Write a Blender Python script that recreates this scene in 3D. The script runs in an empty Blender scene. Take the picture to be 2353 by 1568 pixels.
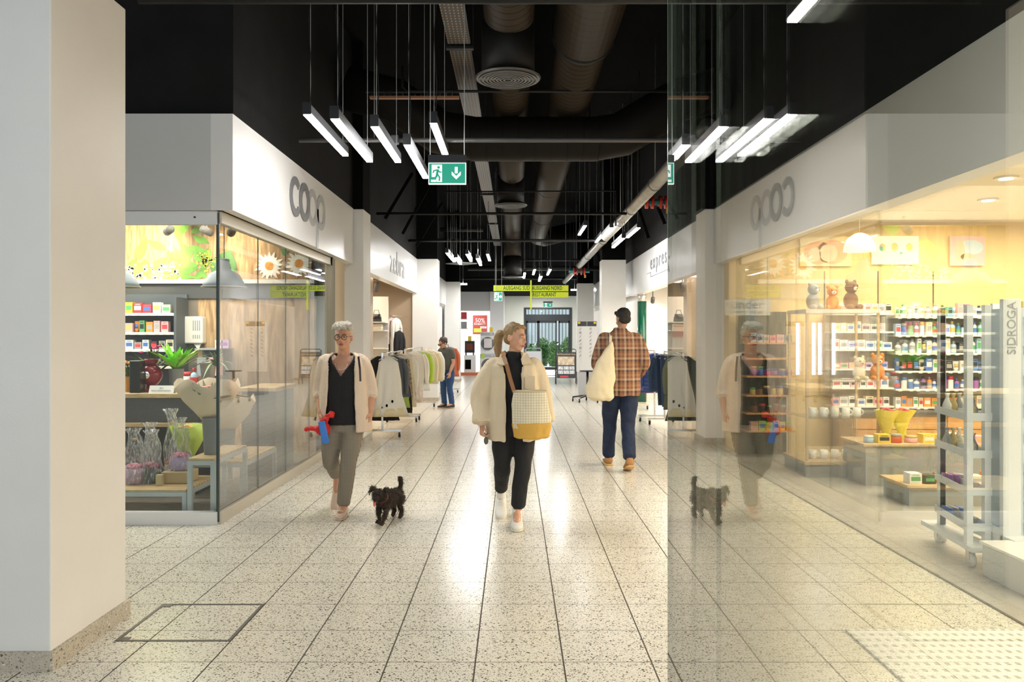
import bpy, math, random
from mathutils import Vector, Matrix, noise, Quaternion
rnd = random.Random(11)
PI = math.pi
SC = bpy.context.scene
COL = SC.collection
# ---------------------------------------------------------------- camera, world, exposure
F, VX, VY, H = 1877.0, 1182.0, 771.4, 1.484
def at(px, py, d):
    "a pixel of the 2353x1568 frame at distance d -> point in the place"
    return Vector(((px - VX) * d / F, d, H - (py - VY) * d / F))
cam_d = bpy.data.cameras.new('camera'); cam = bpy.data.objects.new('camera', cam_d); COL.objects.link(cam)
cam.location = (0, 0, H); cam.rotation_euler = (PI / 2, 0, 0)
cam_d.sensor_width = 36; cam_d.lens = 36 * F / 2353
cam_d.shift_x = -5.5 / 2353; cam_d.shift_y = -12.6 / 2353
cam_d.clip_start = 0.05; cam_d.clip_end = 200
SC.camera = cam
SC.view_settings.view_transform = 'Standard'; SC.view_settings.look = 'None'
SC.view_settings.gamma = 1; SC.view_settings.exposure = 0.62; SC.view_settings.use_curve_mapping = False
w = bpy.data.worlds.new('daylight'); SC.world = w; w.use_nodes = True
w.node_tree.nodes['Background'].inputs[0].default_value = (0.80, 0.90, 1.0, 1)
w.node_tree.nodes['Background'].inputs[1].default_value = 1.25
cy = SC.cycles
cy.max_bounces = 9; cy.diffuse_bounces = 3; cy.glossy_bounces = 5; cy.transmission_bounces = 6
cy.transparent_max_bounces = 40; cy.use_denoising = True; cy.sample_clamp_indirect = 4.0
cy.caustics_reflective = False; cy.caustics_refractive = False; cy.blur_glossy = 0.5
cy.use_adaptive_sampling = True; cy.adaptive_threshold = 0.02
try: cy.use_light_tree = True
except Exception: pass

def area(name, loc, sx, sy, power, col=(1, 1, 1), rot=(0, 0, 0), spread=PI):
    l = bpy.data.lights.new(name, 'AREA'); l.shape = 'RECTANGLE'; l.size = sx; l.size_y = sy
    l.energy = power; l.color = col; l.spread = spread
    o = bpy.data.objects.new(name, l); COL.objects.link(o); o.location = loc; o.rotation_euler = rot
    return o
sun = bpy.data.lights.new('sun', 'SUN'); sun.energy = 7; sun.angle = .02; sun.color = (1, .97, .92)
so = bpy.data.objects.new('sun', sun); COL.objects.link(so); so.rotation_euler = (-1.17, 0, -.10)
# added area lights under the shop ceilings to fill the shops
area('shop_fill_light', (-4.4, 8.3, 2.86), 3.6, 2.6, 150, (1, .93, .80))
for yy in (2.0, 5.6, 8.6):
    area('shop_fill_light', (4.9, yy, 2.86), 3.6, 2.2, 170, (1, .88, .68))
area('shop_fill_light', (-4.0, 15.0, 2.6), 2.6, 4.5, 120, (1, .85, .66))
area('shop_fill_light', (4.4, 15.5, 2.6), 2.6, 5.0, 170, (1, .93, .82))
area('shop_fill_light', (-4.0, 28.0, 2.7), 3.0, 4.0, 220, (1, .98, .95))
area('shop_fill_light', (4.5, 26.0, 2.9), 3.0, 5.0, 200, (1, .98, .95))
for xx, yy in ((-.9, 17.5), (1.2, 21.5), (-1.0, 25.5), (1.0, 29.5), (1.2, 33.8)): area('hall_fill_light', (xx, yy, 3.12 if yy > 18 else 3.3), .12, 1.5, 42, (1, .985, .96))  # added area lights that brighten the dim far hall
area('shop_fill_light', (-3.2, 33.2, 2.9), 3.0, 1.6, 110, (1, .98, .95))  # added to brighten the dark appliances
# ---------------------------------------------------------------- materials
def nodes(m): return m.node_tree.nodes, m.node_tree.links
def mat(name, c, rough=.5, metal=0., var=0., scale=20., bump=0., bscale=60., emit=None, es=0., spec=.5, sheen=0., stretch=None):
    m = bpy.data.materials.new(name); m.use_nodes = True; N, L = nodes(m); b = N['Principled BSDF']
    b.inputs['Base Color'].default_value = (*c, 1); b.inputs['Roughness'].default_value = rough
    b.inputs['Metallic'].default_value = metal; b.inputs['Specular IOR Level'].default_value = spec
    if sheen: b.inputs['Sheen Weight'].default_value = sheen
    if emit is not None:
        b.inputs['Emission Color'].default_value = (*emit, 1); b.inputs['Emission Strength'].default_value = es
    if var or bump:
        tc = N.new('ShaderNodeTexCoord'); mp = N.new('ShaderNodeMapping'); L.new(tc.outputs['Object'], mp.inputs[0])
        if stretch: mp.inputs['Scale'].default_value = stretch
    if var:
        n = N.new('ShaderNodeTexNoise'); n.inputs['Scale'].default_value = scale; n.inputs['Detail'].default_value = 4
        L.new(mp.outputs[0], n.inputs['Vector'])
        r = N.new('ShaderNodeValToRGB'); L.new(n.outputs['Fac'], r.inputs[0])
        r.color_ramp.elements[0].position = .3; r.color_ramp.elements[1].position = .7
        r.color_ramp.elements[0].color = (*[max(0, x * (1 - var)) for x in c], 1)
        r.color_ramp.elements[1].color = (*[min(1, x * (1 + var)) for x in c], 1)
        L.new(r.outputs[0], b.inputs['Base Color'])
    if bump:
        n2 = N.new('ShaderNodeTexNoise'); n2.inputs['Scale'].default_value = bscale; n2.inputs['Detail'].default_value = 3
        L.new(mp.outputs[0], n2.inputs['Vector'])
        bp = N.new('ShaderNodeBump'); bp.inputs['Strength'].default_value = bump; bp.inputs['Distance'].default_value = .01
        L.new(n2.outputs['Fac'], bp.inputs['Height']); L.new(bp.outputs[0], b.inputs['Normal'])
    return m
def math_node(N, L, op, a, b=None, c=None):
    n = N.new('ShaderNodeMath'); n.operation = op
    for i, x in enumerate((a, b, c)):
        if x is None: continue
        if isinstance(x, (int, float)): n.inputs[i].default_value = x
        else: L.new(x, n.inputs[i])
    return n.outputs[0]
def mixc(N, L, fac, a, b):
    n = N.new('ShaderNodeMix'); n.data_type = 'RGBA'
    if isinstance(fac, (int, float)): n.inputs[0].default_value = fac
    else: L.new(fac, n.inputs[0])
    for i, x in ((6, a), (7, b)):
        if isinstance(x, tuple): n.inputs[i].default_value = (*x[:3], 1)
        else: L.new(x, n.inputs[i])
    return n.outputs[2]
def objxyz(N, L):
    tc = N.new('ShaderNodeTexCoord'); s = N.new('ShaderNodeSeparateXYZ'); L.new(tc.outputs['Object'], s.inputs[0])
    return tc.outputs['Object'], s.outputs
def glass(name, tint=(.96, .99, .97), ior=1.5, rough=0.0, boost=1.0):
    "clear sheet glass: straight transmission plus a Fresnel mirror reflection"
    m = bpy.data.materials.new(name); m.use_nodes = True; N, L = nodes(m); N.remove(N['Principled BSDF'])
    g = N.new('ShaderNodeNewGeometry'); mx = N.new('ShaderNodeMix'); mx.data_type = 'FLOAT'
    L.new(g.outputs['Backfacing'], mx.inputs[0]); mx.inputs[2].default_value = ior; mx.inputs[3].default_value = 1 / ior
    fr = N.new('ShaderNodeFresnel'); L.new(mx.outputs[0], fr.inputs['IOR'])
    t = N.new('ShaderNodeBsdfTransparent'); t.inputs[0].default_value = (*tint, 1)
    gl = N.new('ShaderNodeBsdfGlossy'); gl.inputs['Roughness'].default_value = rough
    fac = math_node(N, L, 'MINIMUM', math_node(N, L, 'MULTIPLY', fr.outputs[0], boost), 1.0)
    ms = N.new('ShaderNodeMixShader'); L.new(fac, ms.inputs[0]); L.new(t.outputs[0], ms.inputs[1]); L.new(gl.outputs[0], ms.inputs[2])
    L.new(ms.outputs[0], N['Material Output'].inputs[0])
    return m
def terrazzo(name, joints=True, ss=62., base=(.80, .77, .67)):
    m = bpy.data.materials.new(name); m.use_nodes = True; N, L = nodes(m); b = N['Principled BSDF']
    vec, (X, Y, Z) = objxyz(N, L)
    nz = N.new('ShaderNodeTexNoise'); nz.inputs['Scale'].default_value = 30; L.new(vec, nz.inputs['Vector'])
    col = mixc(N, L, nz.outputs['Fac'], tuple(x * .93 for x in base), tuple(min(1, x * 1.08) for x in base))
    for k, (sc, lo, hi) in enumerate(((ss, .19, .25), (ss * 1.7, .20, .27), (ss * 2.6, .2, .2))):
        v = N.new('ShaderNodeTexVoronoi'); v.inputs['Scale'].default_value = sc; v.inputs['Randomness'].default_value = 1
        L.new(vec, v.inputs['Vector'])
        sp = N.new('ShaderNodeSeparateColor'); L.new(v.outputs['Color'], sp.inputs[0])
        # only a share of the cells carry a stone, and stones differ in size
        on = math_node(N, L, 'GREATER_THAN', sp.outputs[0], .22)
        rad = math_node(N, L, 'MULTIPLY_ADD', sp.outputs[1], .22, .16)
        inside = math_node(N, L, 'LESS_THAN', v.outputs['Distance'], rad)
        fac = math_node(N, L, 'MULTIPLY', on, inside)
        r = N.new('ShaderNodeValToRGB'); L.new(sp.outputs[2], r.inputs[0]); r.color_ramp.interpolation = 'CONSTANT'
        e = r.color_ramp.elements; e[0].position = 0; e[0].color = (.17, .15, .11, 1); e[1].position = .22; e[1].color = (.30, .26, .19, 1)
        for p, c in ((.45, (.24, .225, .20)), (.66, (.72, .70, .64)), (.78, (.40, .33, .22)), (.90, (.06, .055, .05))):
            q = e.new(p); q.color = (*c, 1)
        col = mixc(N, L, fac, col, r.outputs[0])
    if joints:
        def line(C, off, half):
            u = math_node(N, L, 'DIVIDE', math_node(N, L, 'SUBTRACT', C, off), .4)
            fr = math_node(N, L, 'ABSOLUTE', math_node(N, L, 'SUBTRACT', math_node(N, L, 'FRACT', math_node(N, L, 'ADD', u, .5)), .5))
            return math_node(N, L, 'LESS_THAN', fr, half / .4)
        jl = math_node(N, L, 'MAXIMUM', line(X, -.1775, .0036), line(Y, 3.71, .0024))
        col = mixc(N, L, jl, col, (.07, .06, .045))
        b.inputs['Roughness'].default_value = .13
        ro = math_node(N, L, 'MULTIPLY_ADD', jl, .6, .20); L.new(ro, b.inputs['Roughness'])
        bp = N.new('ShaderNodeBump'); bp.inputs['Strength'].default_value = .4; bp.inputs['Distance'].default_value = .002
        L.new(math_node(N, L, 'SUBTRACT', 1.0, jl), bp.inputs['Height']); L.new(bp.outputs[0], b.inputs['Normal'])
        b.inputs['Specular IOR Level'].default_value = .34
    else: b.inputs['Roughness'].default_value = .4
    L.new(col, b.inputs['Base Color'])
    return m
def wood(name, c1, c2, scale=6., axis=(1, 12, 12), rough=.5):
    m = bpy.data.materials.new(name); m.use_nodes = True; N, L = nodes(m); b = N['Principled BSDF']
    tc = N.new('ShaderNodeTexCoord'); mp = N.new('ShaderNodeMapping'); mp.inputs['Scale'].default_value = axis
    L.new(tc.outputs['Object'], mp.inputs[0]); n = N.new('ShaderNodeTexNoise'); n.inputs['Scale'].default_value = scale
    n.inputs['Detail'].default_value = 6; n.inputs['Distortion'].default_value = .6; L.new(mp.outputs[0], n.inputs['Vector'])
    r = N.new('ShaderNodeValToRGB'); L.new(n.outputs['Fac'], r.inputs[0]); e = r.color_ramp.elements
    e[0].position = .32; e[0].color = (*c1, 1); e[1].position = .66; e[1].color = (*c2, 1)
    L.new(r.outputs[0], b.inputs['Base Color']); b.inputs['Roughness'].default_value = rough
    return m
def bands(name, axis, cols, period, rough=.8, second=None):
    "woven stripes; second = (axis, cols, period) crosses them into a plaid"
    m = bpy.data.materials.new(name); m.use_nodes = True; N, L = nodes(m); b = N['Principled BSDF']
    vec, S = objxyz(N, L)
    def ramp(ax, cols, period):
        f = math_node(N, L, 'FRACT', math_node(N, L, 'DIVIDE', S[ax], period))
        r = N.new('ShaderNodeValToRGB'); r.color_ramp.interpolation = 'CONSTANT'; L.new(f, r.inputs[0]); e = r.color_ramp.elements
        e[0].position = 0; e[0].color = (*cols[0], 1); e[1].position = 1 / len(cols); e[1].color = (*cols[1], 1)
        for i in range(2, len(cols)):
            q = e.new(i / len(cols)); q.color = (*cols[i], 1)
        return r.outputs[0]
    c = ramp(axis, cols, period)
    if second: c = mixc(N, L, .5, c, ramp(*second))
    L.new(c, b.inputs['Base Color']); b.inputs['Roughness'].default_value = rough
    return m
M = {}
M['paint'] = mat('white_paint', (.80, .79, .76), .55, var=.03, scale=2, bump=.05, bscale=90)
M['fascia'] = mat('satin_white_panel', (.80, .80, .80), .28, var=.02, scale=1.5)
M['fascia_grey'] = mat('pale_grey_panel', (.60, .61, .62), .35)
M['black'] = mat('black_paint', (.003, .003, .003), .9, spec=.08, var=.3, scale=3)
M['black_wall'] = mat('black_wall', (.011, .011, .011), .75, spec=.12, var=.25, scale=2, bump=.15, bscale=25)
M['black_metal'] = mat('black_metal', (.012, .012, .012), .4, .3)
M['duct'] = None
M['alu'] = mat('brushed_aluminium', (.72, .71, .69), .30, .85, var=.05, scale=8)
M['alu_white'] = mat('white_rail', (.80, .81, .83), .35, .1)
M['alu_warm'] = mat('champagne_rail', (.62, .57, .47), .35, .6)
M['chrome'] = mat('chrome', (.80, .80, .80), .12, 1.)
M['steel'] = mat('painted_steel', (.45, .49, .53), .4, .4)
M['galv'] = mat('galvanised_pipe', (.50, .49, .46), .35, .7, var=.12, scale=5)
M['glass'] = glass('clear_glass')
M['glass_coated'] = glass('coated_glass', (.985, .99, .975), 1.5, 0, 2.1); M['glass_thin'] = glass('thin_glass', (.985, .99, .97), 1.5, 0, .35)
M['glass_side'] = glass('side_glass', (.97, .985, .975), 1.5, 0, 1.7)
M['glass_edge'] = mat('glass_edge', (.50, .58, .44), .15)
M['cello'] = glass('cellophane', (.93, .93, .94), 1.35, .06, 2.2)
def cello():
    m = M['cello']; N, L = nodes(m); out = N['Material Output']; src = out.inputs[0].links[0].from_socket
    df = N.new('ShaderNodeBsdfDiffuse'); df.inputs[0].default_value = (.85, .85, .88, 1); nz = N.new('ShaderNodeTexNoise'); nz.inputs['Scale'].default_value = 26
    tc = N.new('ShaderNodeTexCoord'); mp = N.new('ShaderNodeMapping'); mp.inputs['Scale'].default_value = (3, 3, .6); L.new(tc.outputs['Object'], mp.inputs[0]); L.new(mp.outputs[0], nz.inputs['Vector'])
    r = N.new('ShaderNodeMapRange'); r.inputs[1].default_value = .48; r.inputs[2].default_value = .72; r.inputs[3].default_value = .06; r.inputs[4].default_value = .75; L.new(nz.outputs['Fac'], r.inputs[0])
    ms = N.new('ShaderNodeMixShader'); L.new(r.outputs[0], ms.inputs[0]); L.new(src, ms.inputs[1]); L.new(df.outputs[0], ms.inputs[2]); L.new(ms.outputs[0], out.inputs[0])
cello()
M['terr'] = terrazzo('terrazzo_tiles'); M['skirt'] = terrazzo('terrazzo_skirting', False, 55., (.52, .47, .38))
M['shopfloor'] = mat('pale_vinyl', (.42, .40, .37), .3, var=.12, scale=3)
M['woodfloor'] = wood('grey_plank_floor', (.12, .10, .085), (.25, .22, .19), 4, (2, 14, 14), .45)
M['oak'] = wood('oak_board', (.50, .34, .17), (.70, .51, .29), 5, (2, 14, 14), .45)
M['oak2'] = wood('old_oak', (.26, .15, .07), (.56, .38, .20), 3, (9, 9, 1.2), .6)
M['lamp'] = mat('lamp_diffuser', (1, 1, 1), .5, emit=(1, .985, .96), es=26)
M['white'] = mat('white_plastic', (.85, .85, .84), .35)
M['offwhite'] = mat('cream_plastic', (.75, .73, .68), .4)
M['grey'] = mat('grey_laminate', (.10, .105, .115), .5, var=.1, scale=40)
M['midgrey'] = mat('mid_grey', (.30, .31, .32), .5)
M['paperw'] = mat('paper', (.83, .83, .82), .7)
def C(name, *c, rough=.5, **k):
    if name not in M: M[name] = mat(name, tuple(c), rough, **k)
    return M[name]
def duct_mat():
    m = bpy.data.materials.new('spiral_duct'); m.use_nodes = True; N, L = nodes(m); b = N['Principled BSDF']
    vec, S = objxyz(N, L)
    f = math_node(N, L, 'FRACT', math_node(N, L, 'MULTIPLY', S[1], 7.0))
    ln = math_node(N, L, 'LESS_THAN', f, .15)
    L.new(mixc(N, L, ln, (.026, .0175, .010), (.003, .003, .003)), b.inputs['Base Color'])
    b.inputs['Roughness'].default_value = .5; b.inputs['Metallic'].default_value = .1; b.inputs['Specular IOR Level'].default_value = .2
    bp = N.new('ShaderNodeBump'); bp.inputs['Distance'].default_value = .01; bp.inputs['Strength'].default_value = .7
    L.new(ln, bp.inputs['Height']); L.new(bp.outputs[0], b.inputs['Normal'])
    return m
M['duct'] = duct_mat()
# ---------------------------------------------------------------- mesh builder
def frame_of(d):
    d = Vector(d).normalized(); a = Vector((0, 0, 1)) if abs(d.z) < .9 else Vector((0, 1, 0))
    u = d.cross(a).normalized(); return u, d.cross(u).normalized()
class MB:
    def __init__(s): s.v = []; s.f = []; s.m = []; s.mi = 0; s.T = None
    def use(s, i): s.mi = i; return s
    def add(s, vs, fs):
        o = len(s.v)
        s.v += [(s.T @ Vector(p)) if s.T else Vector(p) for p in vs]
        s.f += [tuple(i + o for i in f) for f in fs]; s.m += [s.mi] * len(fs); return s
    def box(s, a, b):
        x0, y0, z0 = a; x1, y1, z1 = b
        return s.add([(x0, y0, z0), (x1, y0, z0), (x1, y1, z0), (x0, y1, z0), (x0, y0, z1), (x1, y0, z1), (x1, y1, z1), (x0, y1, z1)],
                     [(0, 3, 2, 1), (4, 5, 6, 7), (0, 1, 5, 4), (1, 2, 6, 5), (2, 3, 7, 6), (3, 0, 4, 7)])
    def bar(s, p, q, w, h=None, up=(0, 0, 1)):
        p = Vector(p); q = Vector(q); d = (q - p).normalized(); h = h or w
        up = Vector(up)
        if abs(d.dot(up)) > .98: up = Vector((1, 0, 0))
        u = d.cross(up).normalized() * (w / 2); v = u.cross(d).normalized() * (h / 2)
        return s.add([p - u - v, p + u - v, p + u + v, p - u + v, q - u - v, q + u - v, q + u + v, q - u + v],
                     [(0, 1, 2, 3), (7, 6, 5, 4), (0, 4, 5, 1), (1, 5, 6, 2), (2, 6, 7, 3), (3, 7, 4, 0)])
    def cyl(s, p, q, r, r2=None, n=16, cap=True):
        p = Vector(p); q = Vector(q); r2 = r if r2 is None else r2; u, v = frame_of(q - p)
        vs = []; 
        for c, rr in ((p, r), (q, r2)):
            for i in range(n):
                a = 2 * PI * i / n; vs.append(c + u * (rr * math.cos(a)) + v * (rr * math.sin(a)))
        fs = [(i, (i + 1) % n, n + (i + 1) % n, n + i) for i in range(n)]
        if cap: fs += [tuple(range(n - 1, -1, -1)), tuple(range(n, 2 * n))]
        return s.add(vs, fs)
    def tube(s, pts, r, n=8, cap=True):
        pts = [Vector(p) for p in pts]; k = len(pts); rs = r if isinstance(r, (list, tuple)) else [r] * k
        u = None; vs = []
        for i, p in enumerate(pts):
            d = (pts[min(i + 1, k - 1)] - pts[max(i - 1, 0)]).normalized()
            if u is None: u, v = frame_of(d)
            else:
                u = (u - d * u.dot(d)).normalized(); v = d.cross(u)
            for j in range(n):
                a = 2 * PI * j / n; vs.append(p + u * (rs[i] * math.cos(a)) + v * (rs[i] * math.sin(a)))
        fs = [(i * n + j, i * n + (j + 1) % n, (i + 1) * n + (j + 1) % n, (i + 1) * n + j) for i in range(k - 1) for j in range(n)]
        if cap: fs += [tuple(range(n - 1, -1, -1)), tuple(range((k - 1) * n, k * n))]
        return s.add(vs, fs)
    def lathe(s, c, prof, n=24, cap=True):
        c = Vector(c); vs = []; k = len(prof)
        for r, z in prof:
            for j in range(n):
                a = 2 * PI * j / n; vs.append(c + Vector((r * math.cos(a), r * math.sin(a), z)))
        fs = [(i * n + j, i * n + (j + 1) % n, (i + 1) * n + (j + 1) % n, (i + 1) * n + j) for i in range(k - 1) for j in range(n)]
        if cap: fs += [tuple(range(n - 1, -1, -1)), tuple(range((k - 1) * n, k * n))]
        return s.add(vs, fs)
    def ell(s, c, r, n=14, k=9, rot=None):
        c = Vector(c); vs = []; r = r if isinstance(r, (tuple, list)) else (r, r, r)
        for i in range(k + 1):
            t = PI * (.02 + .96 * i / k)
            for j in range(n):
                a = 2 * PI * j / n
                p = Vector((r[0] * math.sin(t) * math.cos(a), r[1] * math.sin(t) * math.sin(a), -r[2] * math.cos(t)))
                if rot: p = rot @ p
                vs.append(c + p)
        fs = [(i * n + j, i * n + (j + 1) % n, (i + 1) * n + (j + 1) % n, (i + 1) * n + j) for i in range(k) for j in range(n)]
        fs += [tuple(range(n - 1, -1, -1)), tuple(range(k * n, (k + 1) * n))]
        return s.add(vs, fs)
    def loft(s, rings, n=20, cap=True, fold=0, kf=7, ph=0):
        "rings: (cx, cy, z, rx, ry) or (centre, u, v) with u, v as vectors"
        vs = []; k = len(rings)
        for i, R in enumerate(rings):
            if len(R) == 5: c = Vector(R[:3]); u = Vector((R[3], 0, 0)); v = Vector((0, R[4], 0))
            else: c, u, v = Vector(R[0]), Vector(R[1]), Vector(R[2])
            fa = fold * i / max(1, k - 1)
            for j in range(n):
                a = 2 * PI * j / n; g = 1 + fa * math.sin(kf * a + ph + .35 * i) + .5 * fa * math.sin((kf * 2 + 1) * a + 1.3 * ph)
                vs.append(c + u * math.cos(a) * g + v * math.sin(a) * g)
        fs = [(i * n + j, i * n + (j + 1) % n, (i + 1) * n + (j + 1) % n, (i + 1) * n + j) for i in range(k - 1) for j in range(n)]
        if cap: fs += [tuple(range(n - 1, -1, -1)), tuple(range((k - 1) * n, k * n))]
        return s.add(vs, fs)
    def limb(s, pts, radii, n=14, sub=5, flat=1.0):
        "a smooth tapering tube through joints"
        P_ = [Vector(p) for p in pts]; k = len(P_)
        out = []; rr = []
        for i in range(k - 1):
            p0, p1, p2, p3 = P_[max(i - 1, 0)], P_[i], P_[i + 1], P_[min(i + 2, k - 1)]
            for t in range(sub):
                t = t / sub
                q = .5 * ((2 * p1) + (p2 - p0) * t + (2 * p0 - 5 * p1 + 4 * p2 - p3) * t * t + (3 * p1 - p0 - 3 * p2 + p3) * t ** 3)
                out.append(p1.lerp(p2, t).lerp(q, .6)); rr.append(radii[i] + (radii[i + 1] - radii[i]) * (t * t * (3 - 2 * t)))
        out.append(P_[-1]); rr.append(radii[-1])
        d0 = (out[0] - out[1]).normalized(); d1 = (out[-1] - out[-2]).normalized()
        out = [out[0] + d0 * radii[0] * .6] + out + [out[-1] + d1 * radii[-1] * .6]; rr = [rr[0] * .5] + rr + [rr[-1] * .5]
        return s.tube(out, rr, n)
    def prism(s, poly, o, u, v, depth):
        "polygon in the plane (o, u, v) pushed along its normal"
        o = Vector(o); u = Vector(u); v = Vector(v); nrm = u.cross(v).normalized() * depth; n = len(poly)
        a = [o + u * x + v * y for x, y in poly]; b = [p + nrm for p in a]
        return s.add(a + b, [tuple(range(n - 1, -1, -1)), tuple(range(n, 2 * n))] + [(i, (i + 1) % n, n + (i + 1) % n, n + i) for i in range(n)])
    def arc(s, o, u, v, r0, r1, a0, a1, depth, n=36):
        "a flat ring segment with thickness"
        o = Vector(o); u = Vector(u); v = Vector(v); nr = u.cross(v).normalized() * depth; vs = []
        for i in range(n + 1):
            a = a0 + (a1 - a0) * i / n; d = u * math.cos(a) + v * math.sin(a)
            vs += [o + d * r0, o + d * r1, o + d * r0 + nr, o + d * r1 + nr]
        fs = []
        for i in range(n):
            k = i * 4
            fs += [(k, k + 4, k + 5, k + 1), (k + 2, k + 3, k + 7, k + 6), (k + 1, k + 5, k + 7, k + 3), (k, k + 2, k + 6, k + 4)]
        fs += [(0, 1, 3, 2), (n * 4, n * 4 + 2, n * 4 + 3, n * 4 + 1)]
        return s.add(vs, fs)
    def wrinkle(s, amp, fx=9, fz=3):
        "shallow folds in cloth"
        for p in s.v:
            q = Vector((p.x * fx, p.y * fx, p.z * fz)); d = noise.noise_vector(q) * amp; p += Vector((d.x, d.y, d.z * .3))
        return s
    def build(s, name, m, parent=None, smooth=False, loc=None):
        me = bpy.data.meshes.new(name); me.from_pydata([tuple(p) for p in s.v], [], s.f)
        for x in (m if isinstance(m, (list, tuple)) else [m]): me.materials.append(x)
        if any(s.m): me.polygons.foreach_set('material_index', s.m)
        if smooth: me.polygons.foreach_set('use_smooth', [True] * len(me.polygons))
        me.update(); o = bpy.data.objects.new(name, me); COL.objects.link(o)
        if parent: o.parent = parent
        if loc is not None: o.location = loc
        return o
def bevel(o, w=.004, seg=2):
    b = o.modifiers.new('bevel', 'BEVEL'); b.width = w; b.segments = seg; b.limit_method = 'ANGLE'; return o
def remesh(o, vox, it=4):
    r = o.modifiers.new('remesh', 'REMESH'); r.mode = 'VOXEL'; r.voxel_size = vox; r.use_smooth_shade = True
    if it: sm = o.modifiers.new('smooth', 'SMOOTH'); sm.iterations = it; sm.factor = .5
    return o
def thing(name, label, cat, loc=(0, 0, 0), rz=0., group=None):
    o = bpy.data.objects.new(name, None); COL.objects.link(o); o.location = loc; o.rotation_euler = (0, 0, rz); o.empty_display_size = .1
    return tag(o, label, cat, group)
def tag(o, label, cat, group=None, kind=None):
    o['label'] = label; o['category'] = cat
    if group: o['group'] = group
    if kind: o['kind'] = kind
    return o
def struct(o, label=None):
    o['kind'] = 'structure'
    if label: o['label'] = label
    return o
def copy_tree(o, parent=None):
    c = o.copy(); COL.objects.link(c)
    if parent: c.parent = parent
    for ch in [x for x in o.children]: copy_tree(ch, c)
    return c
def text(s, name, m, parent, loc, rot, size, ext=.004, align='CENTER', sx=1.0, bold=0.0, spacing=1.0):
    cu = bpy.data.curves.new(name, 'FONT'); cu.body = s; cu.size = size; cu.extrude = ext; cu.align_x = align; cu.align_y = 'CENTER'
    cu.offset = bold; cu.resolution_u = 3; cu.space_character = spacing; cu.materials.append(m)
    o = bpy.data.objects.new(name, cu); COL.objects.link(o); o.location = loc; o.rotation_euler = rot; o.scale = (sx, 1, 1)
    bpy.context.view_layer.update(); me = bpy.data.meshes.new_from_object(o); bpy.data.objects.remove(o); bpy.data.curves.remove(cu)
    o = bpy.data.objects.new(name, me); COL.objects.link(o); o.location = loc; o.rotation_euler = rot; o.scale = (sx, 1, 1)
    if parent: o.parent = parent
    return o
# ================================================================ the setting
FX, RX = -2.19, 2.70                       # fascia planes left and right
def sbox(name, a, b, m, label=None, parent=None):
    o = MB().box(a, b).build(name, m, parent)
    return struct(o, label) if not parent else o
sbox('floor', (-9, -5, -.10), (9, 36, 0), M['terr'], 'speckled cream terrazzo tile floor with dark joints')
sbox('floor', (2.615, -5, 0.0), (9, 10.4, .004), M['shopfloor'], 'pale smooth floor of the drugstore')
sbox('trim_1', (2.60, -5, 0.0), (2.615, 10.9, .006), C('dark_strip', .06, .055, .05), 'dark metal floor strip along the drugstore front')
sbox('floor', (-7, 6.42, 0.0), (-2.34, 10.3, .004), M['woodfloor'], 'grey plank floor of the flower shop')
sbox('ceiling', (-9, -5, 5.5), (9, 36, 5.6), M['black'], 'black painted hall ceiling')
# black upper walls
sbox('wall_left', (-2.36, 6.42, 3.21), (-2.21, 31.9, 5.5), M['black_wall'], 'black upper wall above the left shop fronts')
sbox('wall_left', (-9, 6.42, 3.21), (-2.36, 6.57, 5.5), M['black_wall'], 'black upper wall across the flower shop corner')
sbox('wall_right', (2.72, -5, 3.21), (2.87, 30.0, 5.5), M['black_wall'], 'black upper wall above the right shop fronts')
sbox('wall_left', (-6.2, -5, 0), (-6.05, 6.4, 5.5), M['paint'], 'white side wall of the passage')
# fascias
def fascia(name, x0, x1, y0, y1, z0, z1, label, seams=()):
    o = MB().box((x0, y0, z0), (x1, y1, z1)).build(name, M['fascia']); struct(o, label)
    return o
fascia('trim_2', FX - .17, FX, 6.35, 11.1, 2.46, 3.21, 'white fascia of the corner flower shop')
struct(MB().box((-7, 6.35, 2.46), (FX - .17, 6.50, 3.21)).build('trim_3', M['fascia_grey']), 'pale grey fascia facing the passage')
fascia('trim_4', FX - .15, FX, 11.75, 18.4, 2.44, 3.21, 'white fascia of the clothes shop on the left')
fascia('trim_5', FX - .15, FX, 18.9, 26.2, 2.46, 3.21, 'white fascia past the second left pillar')
fascia('trim_6', RX, RX + .17, -5, 11.1, 2.46, 3.21, 'white fascia above the drugstore front')
fascia('trim_7', RX, RX + .17, 11.6, 19.0, 2.40, 3.21, 'white fascia of the fashion shop on the right')
fascia('trim_8', RX, RX + .17, 19.0, 30.0, 2.46, 3.21, 'white fascia past the second right pillar')
# pillars
def pillar(x0, x1, y0, y1, label, ztop=3.21, skirt=True, black=True):
    r = bpy.data.objects.new('pillar', None); COL.objects.link(r); struct(r, label); r.location = (x0, y0, 0)
    w_, d_ = x1 - x0, y1 - y0
    bevel(MB().box((0, 0, 0), (w_, d_, ztop)).build('shaft', M['paint'], r), .006)
    if black: MB().box((.01, .01, ztop), (w_ - .01, d_ - .01, 5.5)).build('upper_shaft', M['black'], r)
    if skirt:
        b = MB(); t = .018
        b.box((-t, -t, 0), (w_ + t, 0, .085)); b.box((-t, d_, 0), (w_ + t, d_ + t, .085)); b.box((-t, 0, 0), (0, d_, .085)); b.box((w_, 0, 0), (w_ + t, d_, .085))
        b.build('skirting', M['skirt'], r)
    return r
pillar(-2.75, -2.055, 3.62, 4.32, 'broad white pillar standing nearest the camera', black=False)
pillar(-2.52, -2.06, 11.15, 11.70, 'white pillar at the far end of the flower shop')
pillar(-2.30, -1.73, 18.4, 18.9, 'white pillar beyond the left clothes rack')
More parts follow.
